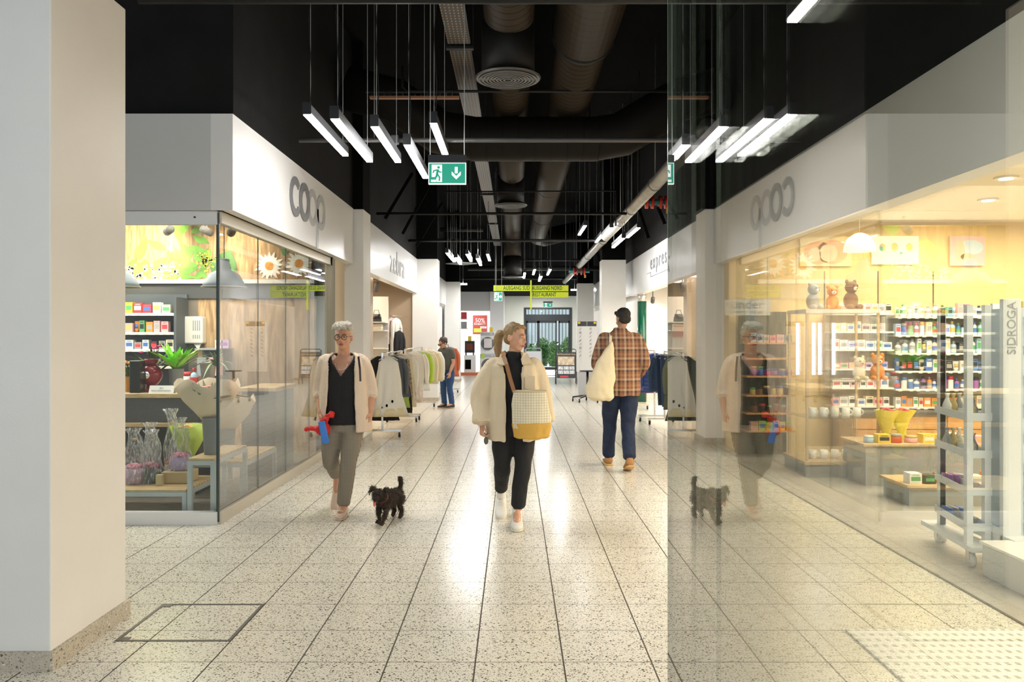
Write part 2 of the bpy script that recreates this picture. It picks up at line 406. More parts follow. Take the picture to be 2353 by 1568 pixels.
pillar(-2.24, -1.76, 26.2, 26.8, 'white pillar before the appliance shop')
pillar(2.53, 3.0, 11.1, 11.6, 'white pillar between the two right hand shops')
pillar(1.99, 2.54, 18.6, 19.1, 'white pillar beyond the man in the plaid shirt')
pillar(2.09, 2.62, 27.0, 27.5, 'white pillar behind the key display')
# flower shop shell
sbox('wall_back', (-7, 10.36, 0), (-2.36, 10.5, 2.95), C('shop_dark_wall', .16, .17, .19), 'dark grey back wall of the flower shop')
sbox('wall_left', (-7.12, 6.5, 0), (-7, 10.5, 3.2), M['paint'], 'side wall of the flower shop')
sbox('ceiling', (-7, 6.52, 2.92), (-2.36, 10.5, 3.0), C('shop_ceiling', .62, .58, .50), 'pale ceiling of the flower shop')
sbox('wall_left', (-2.40, 10.5, 0), (-2.32, 11.15, 2.46), C('beige_panel', .70, .58, .40), 'beige wall panel between the shop glass and the pillar')
# clothes shop (left, second)
cs = C('shop_beige', .38, .29, .20)
sbox('wall_left', (-6.1, 11.3, 0), (-6.0, 20, 3.2), cs, 'beige side wall of the clothes shop')
sbox('wall_back', (-6.0, 18.45, 0), (-2.30, 18.6, 3.0), cs, 'beige back wall of the clothes shop')
sbox('wall_front', (-6.0, 11.3, 0), (-2.45, 11.45, 3.2), cs, 'partition between flower shop and clothes shop')
sbox('ceiling', (-6, 11.4, 2.72), (-2.36, 18.5, 2.80), wood('slat_ceiling', (.60, .47, .30), (.72, .60, .42), 3, (1, 1, 1)), 'slatted cream ceiling of the clothes shop')
b = MB()
for k in range(16): b.box((-6, 11.6 + k * .42, 2.705), (-2.4, 11.63 + k * .42, 2.72))
struct(b.build('trim_9', C('slat_gap', .20, .14, .08)), 'dark grooves of the slatted ceiling')
sbox('wall_left', (-3.35, 15.6, 0), (-2.75, 15.9, 2.72), C('taupe', .36, .28, .20), 'taupe partition column inside the clothes shop')
# left beyond the second pillar
sbox('wall_left', (-2.45, 19.0, 0), (-2.32, 31.9, 2.5), M['paint'], 'white wall past the second left pillar')
# drugstore shell
dy = C('yellow_panel', .83, .62, .30, var=.05, scale=1.5)
sbox('wall_back', (2.72, 10.36, 0), (8.6, 10.5, 2.95), dy, 'warm yellow back wall of the drugstore')
sbox('wall_right', (8.5, -5, 0), (8.6, 10.5, 3.2), dy, 'side wall of the drugstore')
sbox('ceiling', (2.87, -5, 2.92), (8.6, 10.5, 3.0), C('cream_ceiling', .82, .74, .55), 'cream ceiling of the drugstore')
b = MB()
for px in (1895, 2018, 2145): 
    x = at(px, 600, 10.35).x; b.box((x - .006, 10.35, 1.8), (x + .006, 10.362, 2.3))
struct(b.build('trim_10', C('seam', .10, .07, .03)), 'dark seams in the yellow wall')
# fashion shop (right)
wh = C('shop_white', .82, .78, .72)
sbox('wall_right', (6.4, 10.5, 0), (6.5, 21, 3.2), wh, 'side wall of the fashion shop')
sbox('wall_back', (2.99, 19.2, 0), (6.4, 19.3, 3.0), wh, 'white back wall of the fashion shop')
sbox('ceiling', (2.87, 11.2, 2.70), (6.4, 19.3, 2.8), C('fs_ceiling', .70, .58, .42), 'cream ceiling of the fashion shop')
sbox('wall_right', (2.95, 19.3, 0), (3.05, 30.5, 2.6), wh, 'white wall past the second right pillar')
# far end
sbox('wall_back', (-9, 32.0, 2.45), (-.46, 32.15, 3.22), C('far_grey', .62, .63, .64), 'grey band above the appliance shop opening')
sbox('wall_back', (-.95, 31.95, 0), (-.42, 35.6, 3.22), M['fascia'], 'white pier beside the appliance shop')
sbox('wall_back', (-9, 34.5, 0), (-.9, 34.6, 3.2), M['white'], 'white back wall of the appliance shop')
sbox('wall_left', (-2.4, 26.8, 0), (-2.3, 32.0, 3.21), M['fascia'], 'white wall before the appliance shop')
ew = C('exit_wall', .70, .70, .62)
sbox('wall_back', (-.42, 35.5, 0), (.42, 35.65, 3.2), ew, 'pale wall left of the exit door')
sbox('wall_back', (2.50, 35.5, 0), (9, 35.65, 3.2), ew, 'pale wall right of the exit door')
sbox('wall_back', (.42, 35.5, 2.70), (2.50, 35.65, 3.2), ew, 'pale wall above the exit door')
sbox('wall_back', (-9, 31.9, 3.2), (9, 32.05, 5.5), M['black_wall'], 'black upper wall over the far end')
sbox('ceiling', (-9, 32, 3.2), (9, 35.65, 3.3), M['black'], 'low black ceiling in front of the exit')
# exit door: dark frame, transom, sliding leaves
dr = bpy.data.objects.new('door_1', None); COL.objects.link(dr); struct(dr, 'dark framed glass exit door'); dr.location = (1.46, 35.5, 0)
dk = C('door_frame', .028, .032, .036, rough=.4)
b = MB(); b.box((-1.04, -.03, 0), (-.94, .1, 2.70)); b.box((.94, -.03, 0), (1.04, .1, 2.70)); b.box((-.94, -.03, 2.62), (.94, .1, 2.70)); b.box((-.94, -.03, 2.12), (.94, .1, 2.40))
b.box((-.94, -.02, 0), (.94, .08, .04)); b.build('frame', dk, dr)
for x0, x1 in ((-.94, -.42), (-.42, .38), (.46, .94)):
    b = MB(); w_ = .055
    b.box((x0, 0, .04), (x0 + w_, .06, 2.12)); b.box((x1 - w_, 0, .04), (x1, .06, 2.12)); b.box((x0, 0, 2.03), (x1, .06, 2.12)); b.box((x0, 0, .04), (x1, .06, .12))
    l_ = b.build('door_leaf', dk, dr); MB().box((x0 + w_, .025, .12), (x1 - w_, .035, 2.03)).build('pane', M['glass'], l_)
MB().box((-.94, .03, 2.40), (.94, .04, 2.62)).build('pane', M['glass'], dr)
# outdoors behind the door
sbox('ground', (-14, 36, -.06), (16, 60, -.02), C('paving', .70, .70, .68), 'bright paving outside the exit')
hs = thing('building', 'pale building with vertical slats seen through the exit door', 'building', (2, 48, 0))
MB().box((-10, 0, 0), (10, 3, 3.7)).build('wall', C('facade', .80, .86, .90), hs)
b = MB()
for k in range(50): b.box((-5 + k * .2, -.12, .6), (-4.95 + k * .2, -.02, 3.2))
b.build('slats', C('slat_dark', .12, .14, .16), hs)
def leafball(b, c, r, n, s, seed):
    q = random.Random(seed)
    for i in range(n):
        d = Vector((q.gauss(0, 1), q.gauss(0, 1), q.gauss(0, 1))).normalized(); p = Vector(c) + Vector((d.x * r[0], d.y * r[1], d.z * r[2])) * q.uniform(.75, 1.0)
        u = Vector((q.gauss(0, 1), q.gauss(0, 1), q.gauss(0, 1))).normalized(); v = u.cross(d).normalized() if abs(u.dot(d)) < .95 else frame_of(d)[0]
        u = d.lerp(u, .6).normalized() * s * q.uniform(.7, 1.3); v = v * s * .42
        b.add([p, p + u * .5 + v, p + u, p + u * .5 - v], [(0, 1, 2, 3)])
    return b
leaf_d = C('leaf_dark', .05, .16, .03, var=.4, scale=6); leaf_l = C('leaf_light', .22, .46, .05, var=.3, scale=8)
for k, (px, sz, h) in enumerate(((1222, .7, 1.0), (1246, .75, 1.25), (1275, .7, 1.1), (1304, .6, 1.3))):
    p = at(px, 800, 38.2 + .9 * (k % 2)); b = MB(); leafball(b, (0, 0, h * .55), (sz * .5, .4, h * .55), 900, .11, k)
    b.ell((0, 0, h * .5), (sz * .42, .33, h * .47), 12, 8)
    o = b.build('hedge_bush', leaf_d, None, False, (p.x, p.y, -.02))
    tag(o, ('lowest green bush behind the left door pane', 'green bush behind the middle of the exit door', 'green bush beside the open door leaf outside', 'tallest green bush at the right door pane')[k], 'bush', 'bushes outside the exit')
# ---------------------------------------------------------------- flower shop glazing
wd = bpy.data.objects.new('window_1', None); COL.objects.link(wd); struct(wd, 'glass corner front of the flower shop'); wd.location = (-2.33, 6.42, 0)
b = MB(); b.box((-4.6, -.03, 0), (0.0, .03, .10)); b.box((-4.6, -.03, 2.355), (0.0, .03, 2.46)); b.build('front_rail', M['alu_white'], wd)
b = MB(); b.box((-.03, 0, 0), (.03, 3.9, .10)); b.box((-.03, .0, 2.37), (.03, 3.9, 2.46)); b.build('side_rail', M['alu_warm'], wd)
MB().box((-4.6, -.006, .10), (-.012, .006, 2.355)).build('front_pane', M['glass'], wd)
ys = [.006, 1.0, 1.9, 2.85, 3.80]
for i in range(4):
    MB().box((-.006, ys[i] + .004, .10), (.006, ys[i + 1] - .004, 2.37)).build('side_pane', M['glass_side'], wd)
b = MB(); b.box((-.010, -.010, .02), (.012, .012, 2.45))
for y in ys[1:4]: b.box((-.005, y - .003, .10), (.005, y + .003, 2.37))
b.build('pane_edge', C('edge_dark', .03, .05, .045, rough=.2), wd)
MB().box((-.06, 3.80, 0), (.03, 4.06, 2.46)).build('end_jamb', C('bronze', .20, .17, .11, rough=.35, metal=.6), wd)
b = MB(); b.box((-4.6, -.045, 2.46), (.05, .045, 2.475)); b.box((-.045, -.04, 2.46), (.05, 3.9, 2.475)); b.build('shadow_gap', M['black'], wd)
b = MB()
for x in (-.17, -1.1): b.cyl((x, -.036, 2.41), (x, -.028, 2.41), .008, n=10)
b.build('rail_screw', C('dark_screw', .05, .05, .05), wd)
# sliding glass panels parked in a stack beside the camera
for k, x in enumerate((.270, .312, .356)):
    r = bpy.data.objects.new('window_%d' % (2 + k), None); COL.objects.link(r)
    struct(r, ('first', 'middle', 'last')[k] + ' glass panel of the parked stack from the hall side'); r.location = (x, 1.44, 0)
    MB().box((0, -2.6, .05), (.008, -.003, 2.42)).build('pane', M['glass_coated'] if k == 0 else M['glass_thin'], r)
    MB().box((0, -.003, .05), (.008, 0, 2.42)).build('polished_edge', M['glass_edge'], r)
    b = MB(); b.box((-.012, -2.6, .0), (.020, 0, .05)); b.box((-.012, -2.6, 2.42), (.020, 0, 2.47)); b.build('rail', M['alu'], r)
# floor hatch frame
b = MB(); x0, x1, y0, y1 = -1.94, -1.378, 3.96, 4.51; t = .016
b.box((x0, y0, 0), (x1, y0 + t, .003)); b.box((x0, y1 - t, 0), (x1, y1, .003)); b.box((x0, y0 + t, 0), (x0 + t, y1 - t, .003)); b.box((x1 - t, y0 + t, 0), (x1, y1 - t, .003))
b.box((x0 + t, y0 + t, 0), (x0 + .06, y0 + .05, .003)); b.box((x0 + t, y1 - .05, 0), (x0 + .06, y1 - t, .003))
tag(b.build('hatch_frame', C('hatch_metal', .09, .08, .065, metal=.3, rough=.5)), 'thin metal frame of a square service hatch in the floor', 'hatch')
# perforated white mat on the floor right
def mat_perf():
    m = bpy.data.materials.new('perforated_mat'); m.use_nodes = True; N, L = nodes(m); b_ = N['Principled BSDF']
    vec, S = objxyz(N, L)
    fx = math_node(N, L, 'FRACT', math_node(N, L, 'MULTIPLY', S[0], 22)); fy = math_node(N, L, 'FRACT', math_node(N, L, 'MULTIPLY', S[1], 14))
    on = math_node(N, L, 'MULTIPLY', math_node(N, L, 'LESS_THAN', fx, .45), math_node(N, L, 'LESS_THAN', fy, .45))
    L.new(mixc(N, L, on, (.85, .85, .82), (.42, .41, .36)), b_.inputs['Base Color']); return m
tag(MB().box((0, 0, 0), (.90, .95, .010)).build('floor_mat', mat_perf(), None, False, (1.66, 3.15, 0.0)), 'white perforated mat lying on the terrazzo by the drugstore', 'mat')

# ---------------------------------------------------------------- shop names
sg = thing('shop_sign', 'large overlapping grey round letters on the flower shop fascia', 'sign', (FX, 7.95, 2.87))
u, v = Vector((0, 1, 0)), Vector((0, 0, 1)); ld, ll = C('letter_dark', .20, .20, .21, rough=.35), C('letter_light', .46, .47, .48, rough=.3)
rr = .20; ts = .078
def let(mb, m): return mb.build('letter', m, sg)
let(MB().arc((.003, .20, 0), u, v, rr - ts, rr, .75, 2 * PI - .75, .010), ld)
let(MB().arc((.004, .55, 0), u, v, rr - ts, rr, 0, 2 * PI, .012), ld)
let(MB().arc((.001, .90, 0), u, v, rr - ts, rr, 0, 2 * PI, .008), ll)
b = MB().arc((.002, 1.28, 0), u, v, rr - ts, rr, 0, 2 * PI, .007); b.box((.002, 1.08, -.42), (.009, 1.158, .02)); let(b, ll)
sg = thing('shop_sign', 'pale grey striped letters on the left clothes shop fascia', 'sign', (FX, 15.3, 2.80))
text('zebra', 'lettering', C('letter_pale', .42, .43, .44, rough=.3), sg, (.006, 0, 0), (PI / 2, 0, PI / 2), .62, .003, sx=1.35)
sg = thing('shop_sign', 'dark grey spaced letters over a thin line on the right fascia', 'sign', (RX, 15.2, 2.86))
text('express', 'lettering', ld, sg, (-.006, 0, .05), (PI / 2, 0, -PI / 2), .42, .003, sx=1.15, spacing=1.35)
b = MB(); b.box((-.008, -1.0, -.22), (-.002, .95, -.205)); b.box((-.008, .95, -.22), (-.002, .965, -.12)); b.box((-.008, .95, -.13), (-.002, 1.4, -.12)); b.build('line', M['midgrey'], sg)

# ---------------------------------------------------------------- linear pendant lamps
def lamp(x, y, z, ln, label, wires=(0.08, .92)):
    top = 4.36 if (.48 < x < .85 and y > 9) else 5.5
    t = thing('pendant_lamp', label, 'lamp', (x, y, z), 0, 'linear pendant lamps under the black ceiling')
    bevel(MB().box((-.030, 0, .010), (.030, ln, .080)).build('housing', C('lamp_grey', .10, .10, .11, rough=.4, metal=.3), t), .004, 1)
    MB().box((-.034, -.006, -.004), (.034, .0, .09)).build('end_cap', M['black_metal'], t)
    MB().box((-.026, 0, -.010), (.026, ln, .010)).build('diffuser', M['lamp'], t)
    for f_ in wires:
        zt = top - z
        MB().cyl((0, ln * f_, .085), (0, ln * f_, zt), .0025, n=6).build('suspension_wire', M['midgrey'], t)
    pts = [(.015 + .012 * math.sin(k * 1.7), .05, .085 + (top - z - .085) * k / 10) for k in range(11)]
    MB().tube(pts, .004, 6).build('power_cable', M['black_metal'], t)
    return t
def plamp(px, py, d, ln, label):
    p = at(px, py, d); return lamp(p.x, p.y, p.z, ln, label)
plamp(705, 262, 6.3, 1.44, 'lit linear pendant lamp closest to the flower shop fascia')
plamp(768, 272, 5.94, 1.46, 'lit linear pendant lamp second from the flower shop fascia')
plamp(860, 290, 6.4, 1.31, 'lit linear pendant lamp third from the flower shop fascia')
plamp(935, 332, 6.9, 1.45, 'lit linear pendant lamp ending beside the green exit sign')
plamp(995, 282, 6.6, 1.19, 'lit linear pendant lamp rising behind the green exit sign')
plamp(1820, 48, 4.2, -1.45, 'lit linear pendant lamp overhead on the right, cut by the frame')
for i, (px, py, d, l_) in enumerate(((1345, 518, 15.2, 1.45), (1405, 523, 14.5, 1.45), (1385, 539, 15.9, 1.3), (1468, 523, 14.2, 1.45), (1433, 547, 14.0, 1.5))):
    plamp(px, py, d, l_, ('short lit lamp farthest left of the group by the silver pipe', 'lit lamp just above the silver pipe clamp', 'lit lamp continuing the row under the silver pipe', 'lit lamp nearest the red valves', 'lowest lit lamp of the group by the silver pipe')[i])
for i, (px, py, d, l_) in enumerate(((1027, 581, 15.8, 1.45), (1047, 592, 15.2, 1.4), (1073, 584, 16.5, 1.6), (1097, 594, 17, 1.7), (1120, 584, 18, 1.6), (1034, 589, 16.4, 1.2))):
    plamp(px, py, d, l_, ('outermost lit lamp of the far left group', 'lit lamp hanging below the square ceiling plate', 'lit lamp in the middle of the far left group', 'lowest lit lamp of the far left group', 'lit lamp of the far left group next to the cable tray', 'lit lamp crossing behind the outermost far left lamp')[i])
for i, (px, py, d, l_) in enumerate(((1206, 627, 21, 2.0), (1229, 619, 21.5, 1.9), (1244, 635, 21, 1.9), (1265, 619, 21.5, 2.0))):
    plamp(px, py, d, l_, ('lit lamp just above the word SÜD', 'upper lit lamp above the hanging direction sign', 'lowest lit lamp above the word NORD', 'lit lamp farthest right above the direction sign')[i])
for x, y in ((-1.2, 1.0), (1.45, .6), (-.6, -2.2)):  # unseen lamps added to light the near pillar and foreground
    zz = 3.1
    lamp(x, y, zz, 1.45, 'added unseen linear pendant lamp lighting the foreground of the hall')

for px, py, d in ((1064, 655, 27.5), (1320, 668, 30), (1371, 667, 29)):
    p = at(px, py, d); t = thing('ceiling_light', ('short far strip lamp beside the left pillar', 'short far strip lamp left of the far pillar', 'short far strip lamp right of the far pillar')[(1064, 1320, 1371).index(px)], 'lamp', p, 0, 'far strip lamps')
    MB().box((-.13, -.04, 0), (.13, .04, .05)).build('diffuser', M['lamp'], t); MB().cyl((0, 0, .05), (0, 0, (5.5 if d < 32 else 3.2) - p.z), .005, n=6).build('suspension_wire', M['midgrey'], t)
# ---------------------------------------------------------------- exit signs
def exit_sign(x, y, z, w_, h_, wires, label, arrow):
    t = thing('exit_sign', label, 'sign', (x, y, z))
    gr = C('exit_green', .0, .23, .14, rough=.3, emit=(0, .32, .20), es=.45 if w_ > .25 else 1.1)
    wt = C('exit_white', .9, .92, .9, emit=(.9, .95, .92), es=.55)
    if w_ > .25: MB().box((-w_ * .5, -.035, h_), (w_ * .5, .035, h_ + .055)).build('housing', M['black_metal'], t)
    MB().box((-w_ / 2, -.014, 0), (w_ / 2, .014, h_)).build('edge_frame', wt, t)
    MB().box((-w_ / 2 + .006, -.018, .006), (w_ / 2 - .006, .018, h_ - .006)).build('face', gr, t)
    s = h_ / .16; y_ = -.0185
    def poly(pts, depth=.002): return [(a * s, c * s) for a, c in pts]
    uu, vv = Vector((1, 0, 0)), Vector((0, 0, 1))
    o = Vector((-w_ * .27, y_, h_ / 2)) if arrow == 'down' else Vector((-w_ * .2, y_, h_ / 2))
    b = MB(); b.prism(poly([(-.005, -.065), (.038, -.065), (.038, .065), (-.04, .065), (-.04, -.028), (-.005, -.028)]), o, uu, vv, .001); b.prism(poly([(-.045, -.065), (-.008, -.065), (-.008, -.048), (-.045, -.048)]), o, uu, vv, .001)
    b.build('doorway_symbol', wt, t)
    b = MB(); o2 = o + Vector((0, -.0012, 0))
    b.arc(o2 + Vector((.012 * s, 0, .044 * s)), uu, vv, 0, .010 * s, 0, 2 * PI, .001, 14)
    for q in ([(-.002, .030), (.014, .030), (.010, -.008), (-.008, -.006)], [(-.004, .030), (-.028, .022), (-.034, .002), (-.026, .000), (-.020, .014), (-.002, .020)], [(.010, .028), (.024, .012), (.036, .014), (.036, .006), (.020, .002), (.008, .016)],
              [(-.008, -.004), (.006, -.008), (.004, -.030), (-.020, -.042), (-.040, -.040), (-.040, -.032), (-.018, -.030), (-.010, -.020)], [(0, -.008), (.010, -.006), (.026, -.030), (.022, -.058), (.012, -.058), (.014, -.034)]):
        b.prism(poly(q), o2, uu, vv, .001)
    b.build('running_figure', gr, t)
    c = Vector((w_ * .24, y_, h_ / 2)); a = [(-.011, .048), (.011, .048), (.011, .0), (.034, .018), (.034, -.010), (0, -.046), (-.034, -.010), (-.034, .018), (-.011, .0)]
    if arrow == 'left': a = [(-q, p) for p, q in a]; a = [(x_, z_) for x_, z_ in a][::-1]
    b = MB()
    if arrow == 'down': b.prism(poly([(-.011, .048), (-.011, .0), (.011, .0), (.011, .048)][::-1]), c, uu, vv, .001); b.prism(poly([(-.034, .014), (-.034, -.012), (0, -.046), (.034, -.012), (.034, .014), (0, -.020)][::-1]), c, uu, vv, .001)
    else: b.prism(poly([(-.04, -.011), (.0, -.011), (.0, .011), (-.04, .011)]), c, uu, vv, .001); b.prism(poly([(-.0, -.034), (.034, 0), (-.0, .034)]), c, uu, vv, .001)
    b.build('arrow', wt, t)
    for xx in wires: MB().cyl((xx, 0, h_ + (.05 if w_ > .25 else 0)), (xx, 0, 5.5 - z), .003, n=6).build('suspension_wire', M['galv'], t)
    return t
p = at(1028, 424, 6.0); exit_sign(p.x, 6.0, p.z, .276, .156, (-.125, .125), 'green running man exit sign with a down arrow', 'down')
p = at(1145, 692, 19.5); exit_sign(p.x, 19.5, p.z, .19, .21, (-.05, .08), 'small glowing exit sign under the yellow direction sign', 'right')
p = at(1259, 706, 33); exit_sign(p.x, 33.0, p.z, .38, .17, (0,), 'small glowing exit sign above the exit door', 'right')
# hanging direction sign
ds = thing('direction_sign', 'lime yellow hanging direction sign with exit and restaurant boards', 'sign', at(1220, 712, 20))
lime = C('lime', .62, .72, .01, rough=.4, emit=(.55, .66, .01), es=.05); ink = C('sign_green', .03, .11, .01); wt = M['white']
zc = lambda py: (712 - py) * 20 / F
xc = lambda px: (px - 1220) * 20 / F
MB().box((-.016, -.10, 0), (.016, .12, zc(645))).build('blade', lime, ds)
for s, x0, x1, y0, y1, al, tx in (('AUSGANG SÜD', 1134, 1218, 656, 669, 'L', 1187), ('AUSGANG NORD', 1222, 1306, 656, 669.5, 'R', 1257), ('RESTAURANT', 1222, 1306, 671.5, 684, 'R', 1251)):
    bd = MB().box((xc(x0), -.02, zc(y1)), (xc(x1), .02, zc(y0))).build('board', lime, ds)
    text(s, 'lettering', ink, bd, (xc(tx), -.023, zc((y0 + y1) / 2)), (PI / 2, 0, 0), .135, .001, sx=.69, bold=.0025)
    cx = xc(1140 if al == 'L' else 1300); cz = zc((y0 + y1) / 2); dd = .025 * (1 if al == 'L' else -1); b = MB()
    b.bar((cx + dd, -.022, cz + .035), (cx - dd, -.022, cz), .004, .012, (0, 1, 0)); b.bar((cx - dd, -.022, cz), (cx + dd, -.022, cz - .035), .004, .012, (0, 1, 0)); b.build('arrow', wt, bd)
b = MB()
for px in (1138, 1300): b.cyl((xc(px), 0, zc(656)), (xc(px), 0, 5.5 - ds.location.z), .004, n=6)
b.build('suspension_wire', M['midgrey'], ds)

# ---------------------------------------------------------------- ducts, pipes, trays
def duct(name, pts, r, label, m=None, group=None):
    o = MB().tube(pts, r, 32).build(name, m or M['duct'], None, True); return tag(o, label, 'duct' if 'duct' in name else 'pipe', group)
d1 = thing('air_duct', 'brown spiral ventilation duct with round ceiling diffusers', 'duct', (-.05, 0, 4.48))
MB().tube([(0, 3.5, 0), (0, 22.0, 0), (0, 22.5, -.15), (0, 22.7, -.5), (0, 22.7, -.9)], .235, 32).build('spiral_pipe', M['duct'], d1, True)
for y, z, x in ((7.7, -.58, -.01), (15.1, -.60, -.02), (22.7, -1.38, .0)):
    MB().cyl((x, y, z + .02), (x, y, -.05 if y < 20 else -.8), .25, n=32).build('dropper', C('duct_black', .008, .0075, .007, rough=.5, spec=.2), d1, True)
    b = MB(); b.lathe((x, y, z), [(.30, 0), (.31, .015), (.25, .03)], 40)
    for k in range(8): b.arc((x, y, z - .004), (1, 0, 0), (0, -1, 0), .03 + k * .033, .046 + k * .033, 0, 2 * PI, .006, 32)
    b.build('diffuser', C('diffuser_grey', .05, .047, .043, rough=.4, metal=.3), d1)
d2 = thing('air_duct', 'wider brown spiral ventilation duct beside the diffuser duct', 'duct', (.71, 0, 4.57))
MB().tube([(0, 3.5, 0), (0, 8.3, 0)], .32, 32).build('spiral_pipe', M['duct'], d2, True)
MB().tube([(0, 8.3, -.04), (0, 25.0, -.04), (.2, 25.6, -.02), (1.4, 26.4, .35)], .27, 32).build('reduced_pipe', M['duct'], d2, True)
MB().cyl((0, 8.26, 0), (0, 8.33, 0), .33, n=32).build('coupling', C('duct_black', 0, 0, 0), d2, True)
for y in (12.5, 16.5, 20.5): MB().cyl((0, y, -.04), (0, y + .04, -.04), .278, n=32).build('coupling', C('duct_black', 0, 0, 0), d2, True)
def crossmat():
    return C('duct_dark', .008, .0065, .005, rough=.6, spec=.15)
o = MB().tube([(-2.1, 10.3, 4.6), (-1.5, 10.3, 4.45), (-.95, 10.3, 4.05), (-.5, 10.3, 3.96), (1.0, 10.3, 3.96), (1.35, 10.3, 4.02), (2.0, 10.3, 4.4), (2.38, 10.3, 4.62)], .275, 32)
for k in range(9): o.cyl((-.55 + k * .2, 10.3, 3.96), (-.542 + k * .2, 10.3, 3.96), .281, n=32)
tag(o.build('air_duct', crossmat(), None, True), 'black duct crossing the hall below the spiral ducts', 'duct')
def pipe(pts, r, m, label, n=12):
    b = MB().tube(pts, r, n); a_, e_ = Vector(pts[0]), Vector(pts[-1])
    for f_ in (.15, .85): q_ = a_.lerp(Vector((e_.x, e_.y, a_.z)), f_); b.cyl(q_, (q_.x, q_.y, 5.5), .005, n=6)
    return tag(b.build('pipe', m, None, True), label, 'pipe', 'pipes under the hall ceiling')
pg = C('pipe_dark', .012, .012, .012, rough=.45, spec=.2)
pipe([(-2.3, 5.0, 3.545), (2.75, 5.0, 3.545)], .030, pg, 'black pipe crossing the very top of the picture')
jp = pipe([(-2.03, 7.7, 3.326), (2.7, 7.7, 3.326)], .022, C('pipe_grey', .07, .07, .07, rough=.45, metal=.2), 'grey pipe crossing behind the green exit sign')
tag(bevel(MB().box((-1.16, 7.66, 3.29), (-1.09, 7.74, 3.37)).build('junction_box', C('pipe_grey', 0, 0, 0)), .01), 'small grey junction box on the crossing pipe', 'box')
pipe([at(925, 152, 9.3), at(925, 200, 9.3), at(935, 210, 9.3), (2.7, 9.3, 4.266)], .016, pg, 'thin black pipe with an upturned end above the lamps')
pipe([at(1020, 441, 12.5), at(1415, 439, 12.5), at(1415, 520, 12.5)], .012, pg, 'thin black conduit turning down near the silver pipe', 8)
for i, (x0, x1, y, d, r) in enumerate(((865, 1440, 491, 12.9, .022), (939, 1392, 553, 17.0, .03), (1012, 1110, 528, 20.0, .05), (1075, 1380, 617, 24.0, .07), (1196, 1340, 598, 22.4, .03), (1058, 1350, 640, 30, .05))):
    pipe([at(x0, y, d), at(x1, y, d)], r, pg, ('black rod joining the first pair of wall struts', 'black rod joining the second pair of wall struts', 'grey beam past the far left lamps', 'thick grey pipe above the direction sign', 'thin rod below the end of the wide duct', 'low pipe near the exit')[i])
for sx, (x0, y0, x1, y1, d) in enumerate(((885, 503, 948, 398, 12.9), (925, 538, 985, 428, 14.4), (957, 566, 1016, 466, 17), (1490, 548, 1465, 470, 12.9), (1528, 515, 1512, 476, 12.4), (1383, 610, 1368, 572, 20))):
    o = MB().bar(at(x0, y0, d), at(x1, y1, d), .05, .03, (0, 1, 0)).build('ceiling_strut', M['black'])
    tag(o, ('black diagonal strut nearest the flower shop', 'black diagonal strut above the clothes shop fascia', 'third black diagonal strut, by the second pillar', 'black diagonal strut right of the silver pipe', 'black diagonal strut under the red valves', 'far black strut by the second right pillar')[sx], 'strut', 'diagonal ceiling struts')
sp = thing('silver_pipe', 'long pale metal pipe running along the right ceiling', 'pipe', (0, 0, 0))
A, B_ = at(1560, 363, 11.6), at(1300, 648, 37)
mid = Vector((2.33, 0, 0)); zz = 3.98
MB().cyl((1.90, 8.0, 3.53), (1.90, 31.0, 3.53), .088, n=24).build('tube', M['galv'], sp, True)
for y in (11.0, 13.2, 14.6, 17.5, 21, 25): MB().cyl((1.90, y, 3.53), (1.90, y + .05, 3.53), .098, n=24).cyl((1.90, y + .025, 3.56), (1.90, y + .025, 5.5), .008, n=6).build('pipe_clamp', C('clamp', .20, .20, .19, metal=.6), sp, True)
# cable tray
ct = thing('cable_tray', 'perforated metal cable tray running beside the ducts', 'tray', (-.56, 0, 4.45))
def perf(name, c0, c1, s):
    m = bpy.data.materials.new(name); m.use_nodes = True; N, L = nodes(m); b_ = N['Principled BSDF']
    vec, S = objxyz(N, L)
    fx = math_node(N, L, 'FRACT', math_node(N, L, 'MULTIPLY', S[0], s)); fy = math_node(N, L, 'FRACT', math_node(N, L, 'MULTIPLY', S[1], s * .6))
    on = math_node(N, L, 'MULTIPLY', math_node(N, L, 'LESS_THAN', fx, .35), math_node(N, L, 'LESS_THAN', fy, .45))
    L.new(mixc(N, L, on, c0, c1), b_.inputs['Base Color']); b_.inputs['Roughness'].default_value = .35; b_.inputs['Metallic'].default_value = .3; return m
pm = perf('perforated_tray', (.012, .011, .010), (.30, .20, .12), 26)  # lighter dots paint the bright, lit look of the tray holes
for y0, y1 in ((5.2, 8.3), (8.45, 12.0), (12.2, 17.0), (17.2, 21.5), (21.7, 27)):
    b = MB(); b.box((-.11, y0, 0), (.11, y1, .004)); b.box((-.115, y0, 0), (-.11, y1, .06)); b.box((.11, y0, 0), (.115, y1, .06)); b.build('tray_section', pm, ct)
for y in (8.38, 12.1, 17.1, 21.6): MB().box((-.14, y - .03, -.03), (.14, y + .03, -.005)).box((-.14, y - .01, -.03), (-.13, y + .01, 1.05)).box((.13, y - .01, -.03), (.14, y + .01, 1.05)).build('tray_hanger', M['black_metal'], ct)
p = at(850, 222, 9.0); q_ = at(1055, 222, 9.0)
gt = thing('ceiling_grille', 'slotted luminaire bar under the ceiling, its orange light put into the colour', 'grille', (p.x, 9.0, p.z))
MB().box((0, -.03, -.025), (q_.x - p.x, .03, .0)).build('bar', C('grille_lit_orange', .22, .09, .035, rough=.4), gt)  # orange-brown base colour stands in for the luminaire's orange light
b = MB()
for k in range(14): b.box((.02 + k * .068, -.04, 0), (.026 + k * .068, .04, .05))
b.box((-.05, .02, .05), (q_.x - p.x, .03, .06)); b.build('rungs', M['black_metal'], gt)
